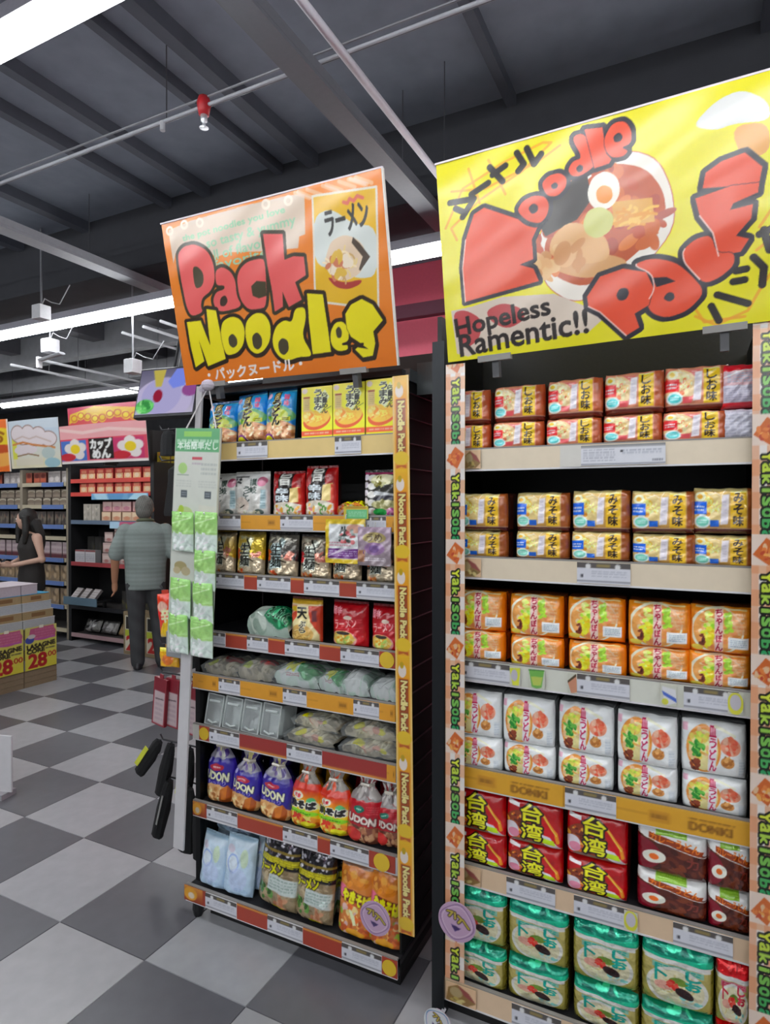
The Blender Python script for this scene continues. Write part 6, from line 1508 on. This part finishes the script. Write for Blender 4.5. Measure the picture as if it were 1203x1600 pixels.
h = MB(); h.sph((HC[0], HC[1] - .012, HC[2] + .018), (HR * .9, HR * 1.0, HR * 1.14), '#6b6a64', 16, 12)
h.sph((HC[0], HC[1] - .05, HC[2] - .03), (HR * .82, HR * .62, HR * .8), '#6b6a64', 14, 10)
baked('hair', h, .008, lambda co: np.outer(1 + .25 * np.sin(co[:, 0] * 300) * np.sin(co[:, 2] * 120), lin('#5f5e58')), 'hair', man, 'short grey hair')
t = MB()
torso(t, [(.775, .185, .125, 0), (.9, .19, .13, 0), (1.03, .195, .13, 0), (1.2, .215, .13, -.01), (1.34, .215, .118, -.01), (1.405, .165, .092, -.005), (1.44, .085, .075, 0), (1.452, .07, .068, 0)], '#808a86')
for s, el in ((-1, (-.275, -.03, 1.10)), (1, (.27, -.02, 1.10))):
    limb(t, [(s * .185, -.005, 1.355), (s * .185 + (el[0] - s * .185) * .5, -.015, 1.24), (s * .185 + (el[0] - s * .185) * .88, -.027, 1.135)], [.075, .076, .078], '#808a86')
baked('polo_shirt', t, .011, lambda co: np.outer(1 + .10 * np.sin(co[:, 2] * 420) + .08 * np.sin(co[:, 2] * 37 + 5 * co[:, 0]), lin('#7c8682')), 'cloth', man, 'grey-green striped polo shirt', 3)
obj('collar', MB().tube([(.07 * math.cos(q * math.pi / 8), .0 + .066 * math.sin(q * math.pi / 8), 1.452 + .012 * math.sin(q * math.pi / 8 + 3.14)) for q in range(17)], .016, '#545843', 8), 'cloth', man, 'dark olive collar', smooth=True)
t = MB()
torso(t, [(.79, .155, .115, 0), (.86, .17, .12, 0), (.95, .16, .11, 0)], '#3a3b3e')
for H_, K_, A_ in ((LH, LK, LA), (RH, RK, RA)):
    limb(t, [(H_[0], H_[1], .84), K_, (A_[0], A_[1], .06)], [.1, .078, .066], '#3a3b3e')
baked('trousers', t, .011, lambda co: np.outer(1 + .12 * np.sin(co[:, 2] * 40 + co[:, 0] * 30), lin('#37383a')), 'cloth', man, 'dark grey trousers', 3)
for A_ in (LA, RA):
    s = MB(); x, y = A_[0], A_[1]
    s.loft([[(x + wx * math.cos(q * math.pi / 7), y + .04 + ly * math.sin(q * math.pi / 7), z) for q in range(14)] for z, wx, ly in ((0, .045, .135), (.02, .048, .138), (.05, .044, .125), (.085, .036, .07), (.1, .03, .05))], '#222225')
    obj('shoe', s, 'black', man, smooth=True)

# --- woman in profile behind the cartons
wom = empty('person', 'long haired woman in a black sleeveless top looking at a phone behind cartons', 'person', loc=(-6.33, 4.22, 0), rot=(0, 0, R(165)))
SK = '#c09a86'
HC = (0, .05, 1.455); HR = .094
b = MB()
torso(b, [(.74, .14, .10, 0), (.88, .155, .11, 0), (1.02, .125, .09, .0), (1.16, .14, .105, .012), (1.27, .15, .09, -.005), (1.31, .1, .065, 0), (1.34, .05, .05, .0)], SK)
limb(b, [(0, 0, 1.31), (0, .025, 1.39)], [.05, .045], SK); head(b, HC, HR, SK, R(-50))
for s in (-1, 1):
    limb(b, [(s * .08, 0, .80), (s * .085, .02, .43), (s * .08, -.02, .08)], [.082, .054, .038], SK)
    limb(b, [(s * .08, -.02, .07), (s * .085, .11, .03)], [.038, .03], SK)
    el = (s * .235, -.02, 1.04); wr_ = (s * .06, .19, .985)
    limb(b, [(s * .16, 0, 1.265), el, wr_], [.05, .04, .026], SK)
    hand(b, wr_, (-s * .35, 1, .1), (s * .6, .1, .9), SK, .7)
baked('body', b, .0085, flatc(SK), 'skin', wom, 'light skin')
face(wom, HC, HR, R(-50))
h = MB(); h.sph((-.012, HC[1] - .012, HC[2] + .018), (HR * .98, HR * 1.02, HR * 1.14), '#15120f', 16, 12)
h.loft([[(w * math.cos(q * math.pi / 8), y + d * math.sin(q * math.pi / 8), z) for q in range(16)] for z, w, d, y in ((1.12, .06, .035, -.085), (1.2, .11, .055, -.075), (1.3, .125, .075, -.05), (1.4, .115, .088, -.01), (1.46, .1, .085, 0))], '#15120f')
for s in (-1, 1):
    h.tube([(s * .07 - .01, .085, 1.49), (s * .09, .085, 1.42), (s * .1, .09, 1.33), (s * .095, .1, 1.2)], [.034, .036, .036, .022], '#15120f', 8)
baked('hair', h, .009, lambda co: np.outer(1 + .3 * np.sin(co[:, 0] * 260), lin('#16130f')), 'hair', wom, 'long dark hair')
t = MB()
torso(t, [(.70, .165, .125, 0), (.86, .17, .125, 0), (1.02, .145, .105, .0), (1.16, .158, .12, .012), (1.265, .152, .1, -.004), (1.31, .1, .07, 0)], '#2b2725')
baked('sleeveless_top', t, .011, flatc('#292523'), 'cloth', wom, 'black sleeveless top', 3)
t = MB()
torso(t, [(.72, .15, .115, 0), (.80, .165, .12, 0), (.86, .16, .115, 0)], '#1f1e20')
for s in (-1, 1):
    limb(t, [(s * .08, 0, .78), (s * .085, .02, .43), (s * .08, -.02, .06)], [.092, .066, .052], '#1f1e20')
baked('trousers', t, .011, flatc('#1f1e20'), 'cloth', wom, 'black trousers', 3)
for s in (-1, 1):
    m1 = MB(); m1.loft([[(s * .08 + wx * math.cos(q * math.pi / 7), .015 + ly * math.sin(q * math.pi / 7), z) for q in range(14)] for z, wx, ly in ((0, .04, .12), (.02, .043, .122), (.045, .038, .11), (.08, .03, .05))], '#2a2a2c')
    obj('shoe', m1, 'black', wom, smooth=True)
ph = empty('phone', 'dark phone held in both hands by the woman', 'phone', loc=(-6.33 - .30 * math.sin(R(165)), 4.22 + .30 * math.cos(R(165)), .995), rot=(R(-40), 0, R(165)))
obj('phone_case', MB().bbox(-.036, .036, -.072, .072, 0, .009, '#191a1d', .003), 'black', ph)
obj('phone_screen', MB().box(-.031, .031, -.066, .066, .009, .0095, '#2c3038'), 'sign', ph)
